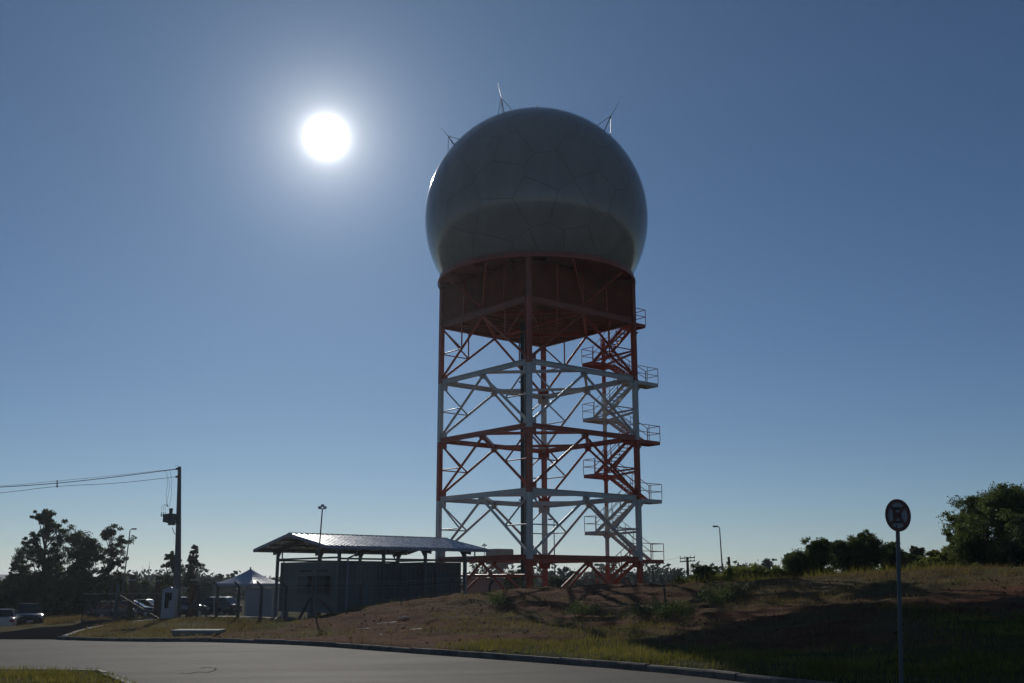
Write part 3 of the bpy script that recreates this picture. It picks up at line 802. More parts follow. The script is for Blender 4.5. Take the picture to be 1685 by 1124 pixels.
# ------------------------------------------------------------------ shelter with equipment containers
SN = V(-9.38, 57.5, 0); SWD, SL = 7.2, 8.5
SB = -.35
shel = thing('open_shelter', 'open steel shelter with a pale sheet metal gable roof over the containers', 'shelter', (SN.x, SN.y, SB))
def sp(a, b, z): return SN + AXA*a + AXB*b + V(0, 0, z)
EAVE, RIDGE = 3.80, 4.58
def roofz(b):       # b across, -0.7 .. SWD+.7
    t = 1-abs((b-SWD/2)/(SWD/2+.7)); return EAVE+(RIDGE-EAVE)*t
for a in (0, SL/3, 2*SL/3, SL):
    for b in (0, SWD):
        mb = MB(); mb.box(sp(a, b, (SB-.3+roofz(b)-.3)/2), (.15, .15, roofz(b)-.3-SB+.3), 0, AXA, AXB)
        po = mb.build('post', M['frame'], shel)
        sgn = 1 if b == 0 else -1
        MB().faces([sp(a-.02, b, roofz(b)-.3), sp(a-.02, b+sgn*.5, roofz(b+sgn*.5)-.3), sp(a-.02, b, roofz(b)-.75), sp(a+.02, b, roofz(b)-.3), sp(a+.02, b+sgn*.5, roofz(b+sgn*.5)-.3), sp(a+.02, b, roofz(b)-.75)],
                   [(0, 1, 2), (5, 4, 3), (0, 3, 4, 1), (1, 4, 5, 2), (2, 5, 3, 0)]).build('haunch', M['frame'], po)
    mb = MB()
    for b0, b1 in ((-.55, SWD/2), (SWD/2, SWD+.55)): mb.beam(sp(a, b0, roofz(b0)-.22), sp(a, b1, roofz(b1)-.22), .12, .24)
    mb.build('rafter', M['frame'], shel)
for b in (-.4, .8, 2.2, SWD/2-.1, SWD/2+.1, SWD-2.2, SWD-.8, SWD+.4):
    obeam(sp(-1.1, b, roofz(b)-.055), sp(SL+1.1, b, roofz(b)-.055), .06, .08, M['frame'], 'purlin', shel)
for b in (0, SWD): obeam(sp(0, b, 3.16), sp(SL, b, 3.16), .08, .1, M['frame'], 'tie_rail', shel)
for a in (0, SL): obeam(sp(a, 0, 3.22), sp(a, SWD, 3.22), .08, .1, M['frame'], 'tie_rail', shel)
rb = MB(); rb.beam(sp(-1.22, SWD/2, RIDGE+.045), sp(SL+1.22, SWD/2, RIDGE+.045), .34, .03)
roof = rb.build('roof', M['roof'], shel)
NPAN = 11
for k in range(NPAN):
    a0, a1 = -1.2+(SL+2.4)*k/NPAN, -1.2+(SL+2.4)*(k+1)/NPAN-.012
    for side in (0, 1):
        mb = MB(); be, br = (-.7, SWD/2-.01) if side == 0 else (SWD+.7, SWD/2+.01)
        w = (a1-a0); prof_ = []
        for r_ in range(3):
            u = a0+w*r_/3
            prof_ += [(u, 0), (u+w*.05, .045), (u+w*.11, .045), (u+w*.16, 0)]
        prof_.append((a1, 0)); lift = .003*(k % 2)
        top = [sp(u, be, roofz(be)+v+lift) for u, v in prof_]; bot = [sp(u, br, roofz(br)+v+lift) for u, v in prof_]
        n_ = len(prof_)
        mb.faces(top+bot, [((i, i+1, n_+i+1, n_+i) if side == 0 else (i+1, i, n_+i, n_+i+1)) for i in range(n_-1)])
        mb.build('roof_panel', M['roof'], roof)
for be, s in ((-.72, -1), (SWD+.72, 1)):
    mb = MB(); mb.beam(sp(-1.2, be+s*.07, EAVE-.07), sp(SL+1.2, be+s*.07, EAVE-.07), .16, .17)
    gu = mb.build('gutter', M['fascia'], shel)
    for a in (0.35, SL-.1):
        MB().path([sp(a+.3, be, EAVE-.15), sp(a+.3, be, EAVE-.42), sp(a+.12, be-s*.6, EAVE-.62), sp(a+.12, be-s*.6, SB+.2)], .045, 8).build('downpipe', M['fascia'], gu)
for a in (-1.22, SL+1.22):
    mb = MB()
    for b0, b1 in ((-.7, SWD/2), (SWD/2, SWD+.7)): mb.beam(sp(a, b0, roofz(b0)-.05), sp(a, b1, roofz(b1)-.05), .025, .17)
    mb.build('barge_board', M['fascia'], shel)

def container(a0, a1, b0, b1, z0, z1, m, label, extras):
    c = sp((a0+a1)/2, (b0+b1)/2, 0)
    t = thing('equipment_container', label, 'container', (c.x, c.y, z0-.55), group='containers under the shelter')
    def corr(p, q_, nrm_):
        L = (q_-p).length; d = (q_-p).normalized(); n_ = int(L/.28); mb = MB(); pts = []
        for i in range(n_):
            u = L*i/n_; w = L/n_
            pts += [(u, 0), (u+w*.3, 0), (u+w*.45, -.035), (u+w*.85, -.035)]
        pts.append((L, 0))
        lo = [p+d*u+nrm_*v+V(0, 0, z0+.16) for u, v in pts]; hi = [p+d*u+nrm_*v+V(0, 0, z1-.12) for u, v in pts]
        k = len(pts); mb.faces(lo+hi, [(i, i+1, k+i+1, k+i) for i in range(k-1)])
        return mb.build('side_panel', m, t)
    A0B0, A1B0, A1B1, A0B1 = sp(a0, b0, 0), sp(a1, b0, 0), sp(a1, b1, 0), sp(a0, b1, 0)
    corr(A0B0, A1B0, -AXB); corr(A1B1, A0B1, AXB); corr(A0B1, A0B0, -AXA); corr(A1B0, A1B1, AXA)
    mb = MB(); mb.box(c+V(0, 0, z1-.05), (a1-a0+.04, b1-b0+.04, .13), 0, AXA, AXB); mb.build('roof', m, t)
    mb = MB(); mb.box(c+V(0, 0, z0+.08), (a1-a0+.04, b1-b0+.04, .17), 0, AXA, AXB); mb.build('floor_frame', m, t)
    for p in (A0B0, A1B0, A1B1, A0B1): MB().box(p+V(0, 0, (z0+z1)/2), (.17, .17, z1-z0+.03), 0, AXA, AXB).build('corner_post', m, t)
    for a, b in ((a0+.2, b0+.2), (a1-.2, b0+.2), (a0+.2, b1-.2), (a1-.2, b1-.2), ((a0+a1)/2, b0+.2), (a0+.2, (b0+b1)/2)):
        MB().box(sp(a, b, z0-.3), (.3, .3, .62), 0, AXA, AXB).build('support_block', M['concrete'], t)
    extras(t)
ZC0, ZC1 = .25, 3.02
def exA(t):
    for i, (b, w, mm) in enumerate(((2.0, 1.5, 'dark'), (3.9, 1.2, 'contB'))):      # two air conditioners on the end facing the gate
        mb = MB(); mb.box(sp(.30-.25, b, 1.75), (.28, w, 1.0), 0, AXA, AXB)
        ac_ = mb.build('air_conditioner', M[mm], t)
        for k in range(7): MB().box(sp(-.10, b, 1.36+k*.125), (.03, w-.12, .04), 0, AXA, AXB).build('slat', M['dark'], ac_)
    mb = MB()
    for i in range(11):
        if i in (4, 5): continue
        mb.box(sp(.155, 1.6+i*.3, 2.52), (.03, .19, .10), 0, AXA, AXB)
    mb.build('dark_marking', M['black'], t)
def exB(t):
    mb = MB()
    for k in (.45, .75, 1.5, 1.8): mb.tube(sp(3.0+k, .12, ZC0+.2), sp(3.0+k, .12, ZC1-.15), .025, n=8)
    mb.build('door_bars', M['frame'], t)
    MB().box(sp(4.1, .17, 1.6), (.03, .03, 2.4), 0, AXA, AXB).build('door_seam', M['black'], t)
def exC(t):
    MB().box(sp(6.9, .02, 1.4), (.95, .05, 2.0), 0, AXA, AXB).build('door', M['contB'], t)
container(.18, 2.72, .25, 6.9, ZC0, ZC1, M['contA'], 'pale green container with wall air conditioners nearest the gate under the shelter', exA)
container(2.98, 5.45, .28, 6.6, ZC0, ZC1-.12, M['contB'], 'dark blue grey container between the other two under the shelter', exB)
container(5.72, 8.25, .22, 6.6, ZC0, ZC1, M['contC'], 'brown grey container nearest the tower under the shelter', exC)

# ------------------------------------------------------------------ fence
FC = V(-10.1, 54, 0); FS = 2.85
def fpost(p, arms, label, brace=()):
    z = hz(p.x, p.y); zt = max(zat(965, p.y), z+1.2)
    t = thing('fence_post', label, 'fence post', (p.x, p.y, z), group='concrete fence posts round the compound')
    mb = MB(); X, Y = AXA, AXB
    b0, b1 = .075, .055
    lo = [V(p.x, p.y, z-.25)+X*s*b0+Y*u*b0 for s, u in ((-1, -1), (1, -1), (1, 1), (-1, 1))]; hi = [V(p.x, p.y, zt)+X*s*b1+Y*u*b1 for s, u in ((-1, -1), (1, -1), (1, 1), (-1, 1))]
    mb.faces(lo+hi, [(0, 1, 5, 4), (1, 2, 6, 5), (2, 3, 7, 6), (3, 0, 4, 7), (4, 5, 6, 7)])
    mb.build('shaft', M['post'], t)
    for d in arms: MB().beam(V(p.x, p.y, zt-.04), V(p.x, p.y, zt+.26)+d*.30, .085, .085).build('angled_arm', M['post'], t)
    for d in brace:
        q_ = p+d*1.7; MB().beam(V(p.x, p.y, z+1.45), V(q_.x, q_.y, hz(q_.x, q_.y)-.1), .10, .10).build('brace', M['post'], t)
    return V(p.x, p.y, zt), z
fp = []
names = ['first', 'second', 'third', 'fourth', 'fifth']
fp_left = []
for n_ in range(5, 0, -1):
    p = FC+AXB*FS*n_
    lab = f'concrete fence post, {names[5-n_]} to the right of the thick timber pillar'
    fp_left.append(fpost(p, [-AXA], lab, brace=([AXB*-1, AXB] if n_ == 5 else ())))
cornerp = fpost(FC, [(-AXA-AXB).normalized()], 'concrete corner fence post with two diagonal braces in front of the pale container', brace=(AXA, AXB))
fp_right = []
for n_ in range(1, 4):
    p = FC+AXA*FS*n_
    fp_right.append(fpost(p, [-AXB], f'concrete fence post standing before the {["dark blue grey container", "shelter between two steel posts", "brown grey container"][n_-1]}'))
p = FC+AXA*FS*4
fp_right.append(fpost(p, [(AXA), -AXB-AXA*.3], 'forked concrete corner fence post before the white cabin beside the tower'))
line = fp_left+[cornerp]+fp_right
# wires and chain link between the posts
fence = thing('wire_fence', 'wire mesh fence strung between the concrete posts round the compound', 'fence', (FC.x, FC.y, hz(FC.x, FC.y)))
for i, ((a, za), (b, zb)) in enumerate(zip(line, line[1:])):
    mb = MB(); d = (b-a); n_ = 24; rows = 16
    A0, B0 = V(a.x, a.y, za+.06), V(b.x, b.y, zb+.06); H0, H1 = a.z-za-.1, b.z-zb-.1
    r_ = .0032
    for k in range(-rows, n_):
        u0, v0, u1, v1 = k/n_, 0.0, (k+rows)/n_, 1.0
        if u0 < 0: v0 = -u0*n_/rows; u0 = 0.
        if u1 > 1: v1 = (1-k/n_)*n_/rows; u1 = 1.
        P_ = A0.lerp(B0, u0)+V(0, 0, v0*(H0+(H1-H0)*u0)); Q_ = A0.lerp(B0, u1)+V(0, 0, v1*(H0+(H1-H0)*u1))
        mb.tube(P_, Q_, r_, n=3, caps=False)
        P_ = A0.lerp(B0, u0)+V(0, 0, (1-v0)*(H0+(H1-H0)*u0)); Q_ = A0.lerp(B0, u1)+V(0, 0, (1-v1)*(H0+(H1-H0)*u1))
        mb.tube(P_, Q_, r_, n=3, caps=False)
    tag(mb.build('mesh_panel', M['galv'], fence), kind='stuff')
    for h in (.0, .5, 1.0):
        MB().tube(A0+V(0, 0, H0*h), B0+V(0, 0, H1*h), .006, n=4).build('strand', M['galv'], fence)
    for k in (.12, .2, .28):
        MB().tube(a+V(-.2*k, -.25*k, k), b+V(-.2*k, -.25*k, k), .006, n=4).build('barbed_wire', M['galv'], fence)

# ------------------------------------------------------------------ gate, pillars, meter box
def gate(px0, D0, px1, D1_, label, diag):
    x0, x1 = ax(px0, D0, -.6), ax(px1, D1_, -.6)
    a, b = V(x0, D0, gz(x0, D0)+.08), V(x1, D1_, gz(x1, D1_)+.08)
    zt0, zt1 = zat(978, D0), zat(978, D1_)
    t = thing('gate_leaf', label, 'gate', tuple((a+b)/2), group='gate leaves')
    fr = MB(); r_ = .04
    for p, z in ((a, zt0), (b, zt1)): fr.tube(p, zz(p, z), r_, n=8)
    fr.tube(zz(a, zt0), zz(b, zt1), r_, n=8); fr.tube(a, b, r_, n=8); fr.tube(a.lerp(b, .5), zz(a.lerp(b, .5), (zt0+zt1)/2), r_*.7, n=8)
    fr.build('frame', M['gate'], t)
    otube(a if diag else zz(a, zt0), zz(b, zt1) if diag else b, .025, M['gate'], 'diagonal', t)
    ms = MB(); k = 34
    for i in range(k):
        u = (i+.5)/k; p = a.lerp(b, u); ms.tube(p, zz(p, zt0+(zt1-zt0)*u), .004, n=3, caps=False)
    for i in range(18):
        v = (i+.5)/18; ms.tube(a+V(0, 0, (zt0-a.z)*v), b+V(0, 0, (zt1-b.z)*v), .004, n=3, caps=False)
    tag(ms.build('mesh_infill', M['gate'], t), kind='stuff')
gate(262, 67.2, 191, 69.5, 'right mesh gate leaf hinged beside the white meter box', True)
gate(188, 69.6, 134, 68.6, 'left mesh gate leaf at the far side of the driveway', False)
for px, D, ptop, w, lab in ((190, 69.55, 962, .16, 'slim dark gate post where the two gate leaves meet'), (181, 71.5, 952, .09, 'thin pale pole behind the left gate leaf')):
    x = ax(px, D, 0); z = gz(x, D); t = thing('gate_post', lab, 'post', (x, D, z))
    zt_ = zat(ptop, D)
    MB().box((x, D, (z-.2+zt_)/2), (w, w, zt_-z+.2)).build('shaft', M['frame'] if w > .1 else M['post'], t)
    MB().box((x, D, zt_+.02), (w+.04, w+.04, .04)).build('cap', M['frame'], t)
for px, D, ptop, w, lab in ((214, 74, 947, .42, 'brown timber pillar seen through the right gate leaf'), (257, 72, 948, .40, 'brown timber pillar behind the meter box'), (314, 67, 946, .36, 'thick brown timber pillar just right of the utility pole')):
    x = ax(px, D, 0); z = gz(x, D); zt_ = zat(ptop, D); t = thing('timber_pillar', lab, 'pillar', (x, D, z), group='timber pillars')
    mb = MB(); k = 10
    prof_ = [(w/2*1.05, z-.2), (w/2, z+.8), (w/2*.97, z+1.7), (w/2*.92, zt_-.03), (w/2*.8, zt_), (.001, zt_)]
    mb.lathe((x, D, 0), prof_, k); mb.build('trunk', M['wood'], t, auto=50)
    MB().lathe((x, D, 0), [(w/2*1.03, zt_-.35), (w/2*1.06, zt_-.35), (w/2*1.06, zt_-.27), (w/2*1.03, zt_-.27)], k).build('iron_band', M['galv'], t)
# meter box
D = 65.4; x0, x1 = ax(267, D, 0), ax(288.5, D, 0); xc = (x0+x1)/2; z = gz(xc, D); zt_ = zat(970, D)
t = thing('meter_box', 'tall white masonry meter box beside the utility pole', 'meter box', (xc, D, z))
mb = MB(); mb.box((xc, D, (z-.2+zt_)/2), (x1-x0, .55, zt_-z+.2)); mb.build('body', M['whitepaint'], t)
mb = MB(); mb.faces([(x0-.05, D-.33, zt_), (x1+.05, D-.33, zt_), (x1+.05, D+.33, zt_), (x0-.05, D+.33, zt_), (xc, D, zt_+.16)], [(0, 1, 4), (1, 2, 4), (2, 3, 4), (3, 0, 4), (3, 2, 1, 0)]); mb.build('cap', M['whitepaint'], t)
for px0, px1, py0, py1 in ((272, 278.5, 975, 1001), (279, 283, 975, 988)):
    a, b = ax(px0, D, 0), ax(px1, D, 0); za, zb = zat(py1, D-.28), zat(py0, D-.28)
    pn = MB().box(((a+b)/2, D-.285, (za+zb)/2), (b-a, .03, zb-za)).build('meter_window', M['dark'], t)
    MB().box(((a+b)/2, D-.305, (za+zb)/2), (b-a-.1, .01, zb-za-.1)).build('pane', M['glass'], pn)

# ------------------------------------------------------------------ utility pole with transformer, wires
D = 66.0; x = ax(292, D, 0); z = gz(x, D); zt_ = zat(768, D)
xt = ax(295.5, D, zt_)
t = thing('utility_pole', 'tall tapered concrete utility pole carrying a transformer', 'utility pole', (x, D, z))
mb = MB(); lo, hi = .21, .085
b0 = [V(x, D, z-.3)+V(sx*lo, sy*lo*.8, 0) for sx, sy in ((-1, -1), (1, -1), (1, 1), (-1, 1))]; b1 = [V(xt, D, zt_)+V(sx*hi, sy*hi*.8, 0) for sx, sy in ((-1, -1), (1, -1), (1, 1), (-1, 1))]
mb.faces(b0+b1, [(0, 1, 5, 4), (1, 2, 6, 5), (2, 3, 7, 6), (3, 0, 4, 7), (4, 5, 6, 7)]); mb.build('shaft', M['pole'], t)
def pp_(px, py, dD=0): return at(px, py, D+dD)
mb = MB(); c = pp_(282, 853, -.1)
tk = MB(); w_ = 17/FPX*D
tk.box(c, (.52, .56, .56)); tk.box(c+V(-.36, .02, 0), (.2, .5, .48)); tk.box(c+V(.05, 0, -.34), (.36, .4, .16))
for i in range(4): tk.box(c+V(-.15+.1*i, -.31, 0), (.025, .08, .44))
tr_ = tk.build('transformer', M['frame'], t)
MB().tube(c+V(-.06, 0, .26), c+V(-.06, 0, .62), .10, .12, n=10).build('bushing_box', M['duct'], tr_)
for k in range(3):
    q_ = pp_(265.5+k*3.0, 847, -.25); mb = MB()
    mb.lathe(q_+V(0, 0, -.12), [(.02, 0), (.05, .02), (.02, .05), (.05, .08), (.02, .11), (.05, .14), (.02, .18), (.018, .3)], 8); mb.build('insulator', M['black'], tr_)
    MB().path([pp_(265.5+k*3, 840, -.25), pp_(266+k*3, 834, -.2), pp_(269+k*2.5, 830.5, -.15), pp_(274+k, 831, -.1), pp_(277, 835, -.1)], .008, 5).build('lead', M['wire'], tr_)
obeam(c+V(.2, 0, .18), pp_(293, 848), .07, .07, M['galv'], 'bracket', t); obeam(c+V(.2, 0, -.15), pp_(293, 858), .07, .07, M['galv'], 'bracket', t)
MB().path([pp_(284, 868), pp_(285, 874), pp_(288, 879), pp_(292, 880)], .02, 6).build('cable', M['wire'], t)
MB().path([pp_(296, 868), pp_(297.5, 872), pp_(297, 877), pp_(294, 879)], .02, 6).build('cable', M['wire'], t)
for py in (771, 784):
    q0, q1 = pp_(295, py), pp_(288.5, py+1); mb = MB(); mb.tube(q0, q1, .035, n=8)
    for k in range(4): mb.tube(q0.lerp(q1, .3+.15*k), q0.lerp(q1, .36+.15*k), .075, n=10)
    mb.build('insulator', M['black'], t)
MB().path([pp_(288, 768), pp_(289, 766), pp_(291, 765), pp_(294, 767)], .01, 5).build('tie_wire', M['wire'], t)
for pts in ([(272, 775), (275, 781), (275.5, 800), (273, 815), (274, 826), (275, 834)], [(279, 774), (282, 784), (282, 812), (280, 825), (278.5, 833)], [(276, 786), (278.5, 793), (279, 803), (276, 818), (275, 828), (276.5, 834)]):
    MB().path([pp_(a, b, -.1) for a, b in pts], .009, 5).build('drop_lead', M['wire'], t)
def wire(p0, p1, sag, label, r=.014, grp='overhead wires'):
    pts = []
    for i in range(25):
        u = i/24; q_ = p0.lerp(p1, u); q_.z -= sag*4*u*(1-u); pts.append(q_)
    o = MB().path(pts, r, 5).build('overhead_wire', M['wire']); tag(o, label, 'wire', grp); return o
Wend = at(-900, 818, 60)
wa = at(288.5, 772.3, 66)
def wpts(pxs, r, label):
    pts = [at(a, b, d_) for a, b, d_ in pxs]
    arr = chaik(np.array([tuple(p) for p in pts]), 2)
    o = MB().path([Vector(tuple(p)) for p in arr], r, 5).build('overhead_wire', M['wire']); return tag(o, label, 'wire', 'overhead wires')
wpts([(288.5, 772.3, 66), (190, 785, 64.5), (94, 795.5, 63), (0, 802, 61.5), (-300, 815, 57), (-800, 800, 50)], .022, 'upper and thicker overhead wire running left from the utility pole')
wpts([(288.5, 784.8, 66), (190, 796, 64.5), (94, 799.5, 63), (0, 812, 61.5), (-300, 838, 57), (-800, 835, 50)], .014, 'lower thin overhead wire running left from the utility pole')
wpts([(288.5, 771.8, 65.9), (190, 782.5, 64.4), (94, 791.5, 62.9), (0, 801.0, 61.4), (-300, 811, 56.9), (-800, 797, 49.9)], .010, 'topmost thin overhead wire running left from the utility pole')
q_ = at(94, 797, 63); t = thing('wire_spacer', 'small vertical spacer clamped on the overhead wires', 'spacer', tuple(q_))
MB().beam(at(94, 790.5, 63), at(94, 802.5, 63), .05, .03).build('bar', M['black'], t)
for k in (791.5, 795.5, 799.5): MB().box(at(94, k, 63), (.09, .07, .05)).build('clamp', M['black'], t)

# ------------------------------------------------------------------ lamp posts and far poles
def lamp_post(px, D, ptop, lean, label, kind, zb=None):
    zt_ = zat(ptop, D); x1 = ax(px, D, zt_)
    x0 = x1 + lean; z = hz(x0, D) if zb is None else zb
    t = thing('lamp_post', label, 'lamp post', (x0, D, z), group='lamp posts')
    r0 = .07 if kind != 'ball' else .055
    mb = MB(); mb.tube((x0, D, z-.2), V(x0, D, z).lerp(V(x1, D, zt_), .5), r0, r0*.8, n=10); mb.tube(V(x0, D, z).lerp(V(x1, D, zt_), .5), (x1, D, zt_), r0*.8, r0*.55, n=10)
    mb.build('pole', M['frame'], t, auto=40)
    MB().box((x0, D, z+.02), (.3, .3, .04)).build('base_plate', M['frame'], t)
    if kind == 'ball':
        MB().beam((x1-.16, D, zt_+.02), (x1+.16, D, zt_+.02), .04, .04).build('cross_arm', M['frame'], t)
        for s in (-1, 0, 1):
            hm = MB(); hm.lathe((x1+s*.13, D-.03*abs(s), zt_+.02+(.10 if s == 0 else 0)), [(.001, -.02), (.07, 0), (.10, .06), (.07, .12), (.001, .14)], 12); hm.build('lamp_head', M['lamp'], t, smooth=True)
    else:
        s = kind
        MB().path([V(x1, D, zt_), V(x1+s*.06, D, zt_+.10), V(x1+s*.16, D, zt_+.12)], .035, 8).build('arm', M['frame'], t)
        hm = MB(); c_ = V(x1+s*.34, D, zt_+.13)
        hm.faces([c_+V(dx*.2, dy*.12, dz) for dz in (-.05, .06) for dx, dy in ((-1, -.6), (1, -1), (1, 1), (-1, .6))], [(3, 2, 1, 0), (4, 5, 6, 7), (0, 1, 5, 4), (1, 2, 6, 5), (2, 3, 7, 6), (3, 0, 4, 7)])
        hd = hm.build('lamp_head', M['frame'], t)
        MB().box(c_+V(s*.03, 0, -.056), (.26, .15, .02)).build('lens', M['lamp'], hd)
lamp_post(214, 92, 873, -.32, 'tall lamp post between the dark trees and the gate', 1)
lamp_post(530.5, 52.6, 838, -.22, 'lamp post with clustered lamps rising before the shelter roof', 'ball')
lamp_post(1184, 84, 869, .14, 'tall lamp post standing right of the tower above the shrubs', -1)
lamp_post(911.5, 96, 857, .05, 'lamp post seen through the tower lattice behind its far leg', -1)
lamp_post(797, 100, 899, 0, 'slim lamp post behind the shelter roof before the pink water tank', 'ball')
def far_pole(px, D, ptop, px0, label, arms):
    zt_ = zat(ptop, D); x1 = ax(px, D, zt_); x0 = ax(px0, D, 0); z = hz(x0, D)
    t = thing('wooden_pole', label, 'utility pole', (x0, D, z), group='far utility poles')
    MB().tube((x0, D, z-.3), (x1, D, zt_), .17, .12, n=8).build('shaft', M['bark'], t, auto=40)
    for i, zz_ in enumerate(arms):
        MB().beam((x1-.75, D, zt_-zz_-.04), (x1+.75, D, zt_-zz_+.04), .1, .1).build('cross_arm', M['bark'], t)
        for s in (-.7, -.25, .3, .7): MB().lathe((x1+s, D, zt_-zz_+.04), [(.03, 0), (.05, .06), (.02, .1), (.04, .15), (.001, .18)], 6).build('insulator', M['black'], t)
    return V(x1, D, zt_)
pA = far_pole(1131, 105, 916.5, 1134, 'far wooden pole with two cross arms right of the tower', (.1, .42))
pB = far_pole(1199, 100, 916.5, 1205, 'leaning far wooden pole without cross arms above the shrubs', ())
pC = far_pole(1074.5, 130, 935, 1077, 'small far wooden pole just right of the tower base', (.15,))
wire(pA+V(-.7, 0, 0), at(980, 934, 130), .3, 'far overhead wire from the pole with cross arms behind the tower stair', .008)
wire(pA+V(.7, 0, -.3), pB, .35, 'far overhead wire between the two poles above the shrubs', .006)
# ------------------------------------------------------------------ traffic sign
D = 17.2; x = ax(1484, D, .2); z = hz(x, D); zc_ = at(1480, 848, D)
t = thing('no_stopping_sign', 'round no stopping sign with a crossed letter on a grey pole', 'traffic sign', (x, D, z))
top = V(zc_.x-.01, D+.05, zc_.z+.1)
MB().tube((x, D+.05, z-.3), top, .033, .033, n=12).build('pole', M['frame'], t, auto=40)
nS = V(-.89, -.45, -.03).normalized(); X = V(0, 0, 1).cross(nS).normalized(); Y = nS.cross(X).normalized(); RS = .262
rot_ = Matrix.Rotation(math.radians(-4), 3, nS); X = rot_ @ X; Y = rot_ @ Y
C0 = zc_ + nS*.03
def disc(r0, r1, off, th, m, name):
    mb = MB(); k = 48; c = C0+nS*off
    P_ = lambda r, o: [c+nS*o+(X*math.cos(2*math.pi*i/k)+Y*math.sin(2*math.pi*i/k))*r for i in range(k)]
    if r0 == 0:
        pts = P_(r1, 0)+P_(r1, th); mb.faces(pts, [(i, (i+1) % k, k+(i+1) % k, k+i) for i in range(k)]+[tuple(range(k-1, -1, -1)), tuple(range(k, 2*k))])
    else:
        pts = P_(r0, th)+P_(r1, th)+P_(r1, 0)
        mb.faces(pts, [(i, k+i, k+(i+1) % k, (i+1) % k) for i in range(k)]+[(k+i, 2*k+i, 2*k+(i+1) % k, k+(i+1) % k) for i in range(k)])
    return mb.build(name, m, t)
disc(0, RS, -.006, .006, M['signback'], 'back_plate'); dsk = disc(0, RS-.002, .0005, .003, M['signwhite'], 'face')
def bar(u0, v0, u1, v1, w, off, m, name):
    a, b = C0+X*u0+Y*v0+nS*off, C0+X*u1+Y*v1+nS*off; d = (b-a).normalized(); s_ = nS.cross(d)
    MB().box((a+b)/2, ((b-a).length, w, .003), 0, d, s_, nS).build(name, m, t)
for (u0, v0, u1, v1) in ((-.075, -.13, -.075, .13),): bar(u0, v0, u1, v1, .058, .0055, M['signblack'], 'letter_stroke')
for v in (-.108, 0, .108): bar(-.045, v, .10 if v else .075, v, .046, .0055, M['signblack'], 'letter_stroke')
q_ = (RS-.045)*.7071
bar(-q_, -q_, q_, q_, .046, .0095, M['signred'], 'cross_bar'); bar(-q_, q_, q_, -q_, .046, .0128, M['signred'], 'cross_bar')
disc(RS-.056, RS, .0050, .0115, M['signred'], 'red_rim')
for s in (-1, 1): MB().box(zc_+V(0, .05, 0)+V(0, 0, s*.12)-nS*.0, (.10, .05, .04)).build('clamp', M['galv'], t)

# ------------------------------------------------------------------ tents, cabins, buildings
def tent(px, D, label, half, eave_py, peak_py, rz):
    zt_, ze = zat(peak_py, D), zat(eave_py, D); x = ax(px, D, ze); z = gz(x, D)
    t = thing('canopy_tent', label, 'tent', (x, D, z))
    cs = [V(x+half*math.sqrt(2)*math.cos(rz+k*math.pi/2), D+half*math.sqrt(2)*math.sin(rz+k*math.pi/2), ze) for k in range(4)]
    mb = MB(); n_ = 6
    pk = V(x, D, zt_)
    for k in range(4):
        a, b = cs[k], cs[(k+1) % 4]
        rows = []
        for i in range(n_+1):
            u = i/n_; sagz = -.12*math.sin(math.pi*u)
            row = []
            for j in range(5):
                p = a.lerp(b, j/4).lerp(pk, u); p.z += sagz*(1-.35*math.sin(math.pi*j/4)) if 0 < u < 1 else 0
                row.append(p)
            rows.append(row)
        for i in range(n_):
            for j in range(4): mb.poly([rows[i][j], rows[i][j+1], rows[i+1][j+1], rows[i+1][j]])
    cnp = mb.build('canopy', M['tent'], t)
    for k in range(4):
        a, b = cs[k], cs[(k+1) % 4]; MB().faces([a, b, b-V(0, 0, .16), a-V(0, 0, .16)], [(0, 3, 2, 1)]).build('valance', M['tent'], cnp)
        p = cs[k].lerp(V(x, D, ze), .03); MB().tube(V(p.x, p.y, gz(p.x, p.y)-.05), p, .04, n=8).build('pole', M['whitepaint'], t)
        MB().tube(cs[k].lerp(V(x, D, ze), .03)-V(0, 0, .05), cs[(k+1) % 4].lerp(V(x, D, ze), .03)-V(0, 0, .05), .03, n=6).build('eave_bar', M['galv'], t)
    MB().lathe(pk, [(.001, .14), (.04, .12), (.06, 0), (.0601, -.05)], 8).build('finial', M['galv'], t)
tent(411, 76, 'blue white pyramid canopy tent behind the fence', 1.72, 960, 936, math.radians(20))
def cabin(px0, px1, D, ptop, label, m, depth=2.2, roofm='concrete', door=True, zb=None, name='cabin'):
    x0, x1 = ax(px0, D, 0), ax(px1, D, 0); xc = (x0+x1)/2; z = (gz(xc, D) if zb is None else zb); zt_ = zat(ptop, D)
    t = thing(name, label, 'cabin', (xc, D+depth/2, z))
    MB().box((xc, D+depth/2, (z-.2+zt_)/2), (x1-x0, depth, zt_-z+.2)).build('wall', m, t)
    MB().box((xc, D+depth/2, zt_+.05), (x1-x0+.16, depth+.16, .10)).build('roof', M[roofm], t)
    if door:
        dw = min(.8, (x1-x0)*.4); dd = MB().box((x0+.6*(x1-x0), D-.012, z+1.0), (dw, .03, 1.95)).build('door', m, t)
        MB().box((x0+.6*(x1-x0)+dw*.38, D-.05, z+1.0), (.03, .06, .12)).build('handle', M['galv'], dd)
    return t
cabin(404, 446.5, 73, 970, 'white cabin under the canopy tent beside the shelter', M['whitepaint'], door=True, name='white_cabin')
cabin(766, 828, 74, 953.5, 'low pale pink cabin with flat roof behind the forked fence post', M['pinkwall'], depth=3.0, door=False, zb=-.4, name='pink_cabin')
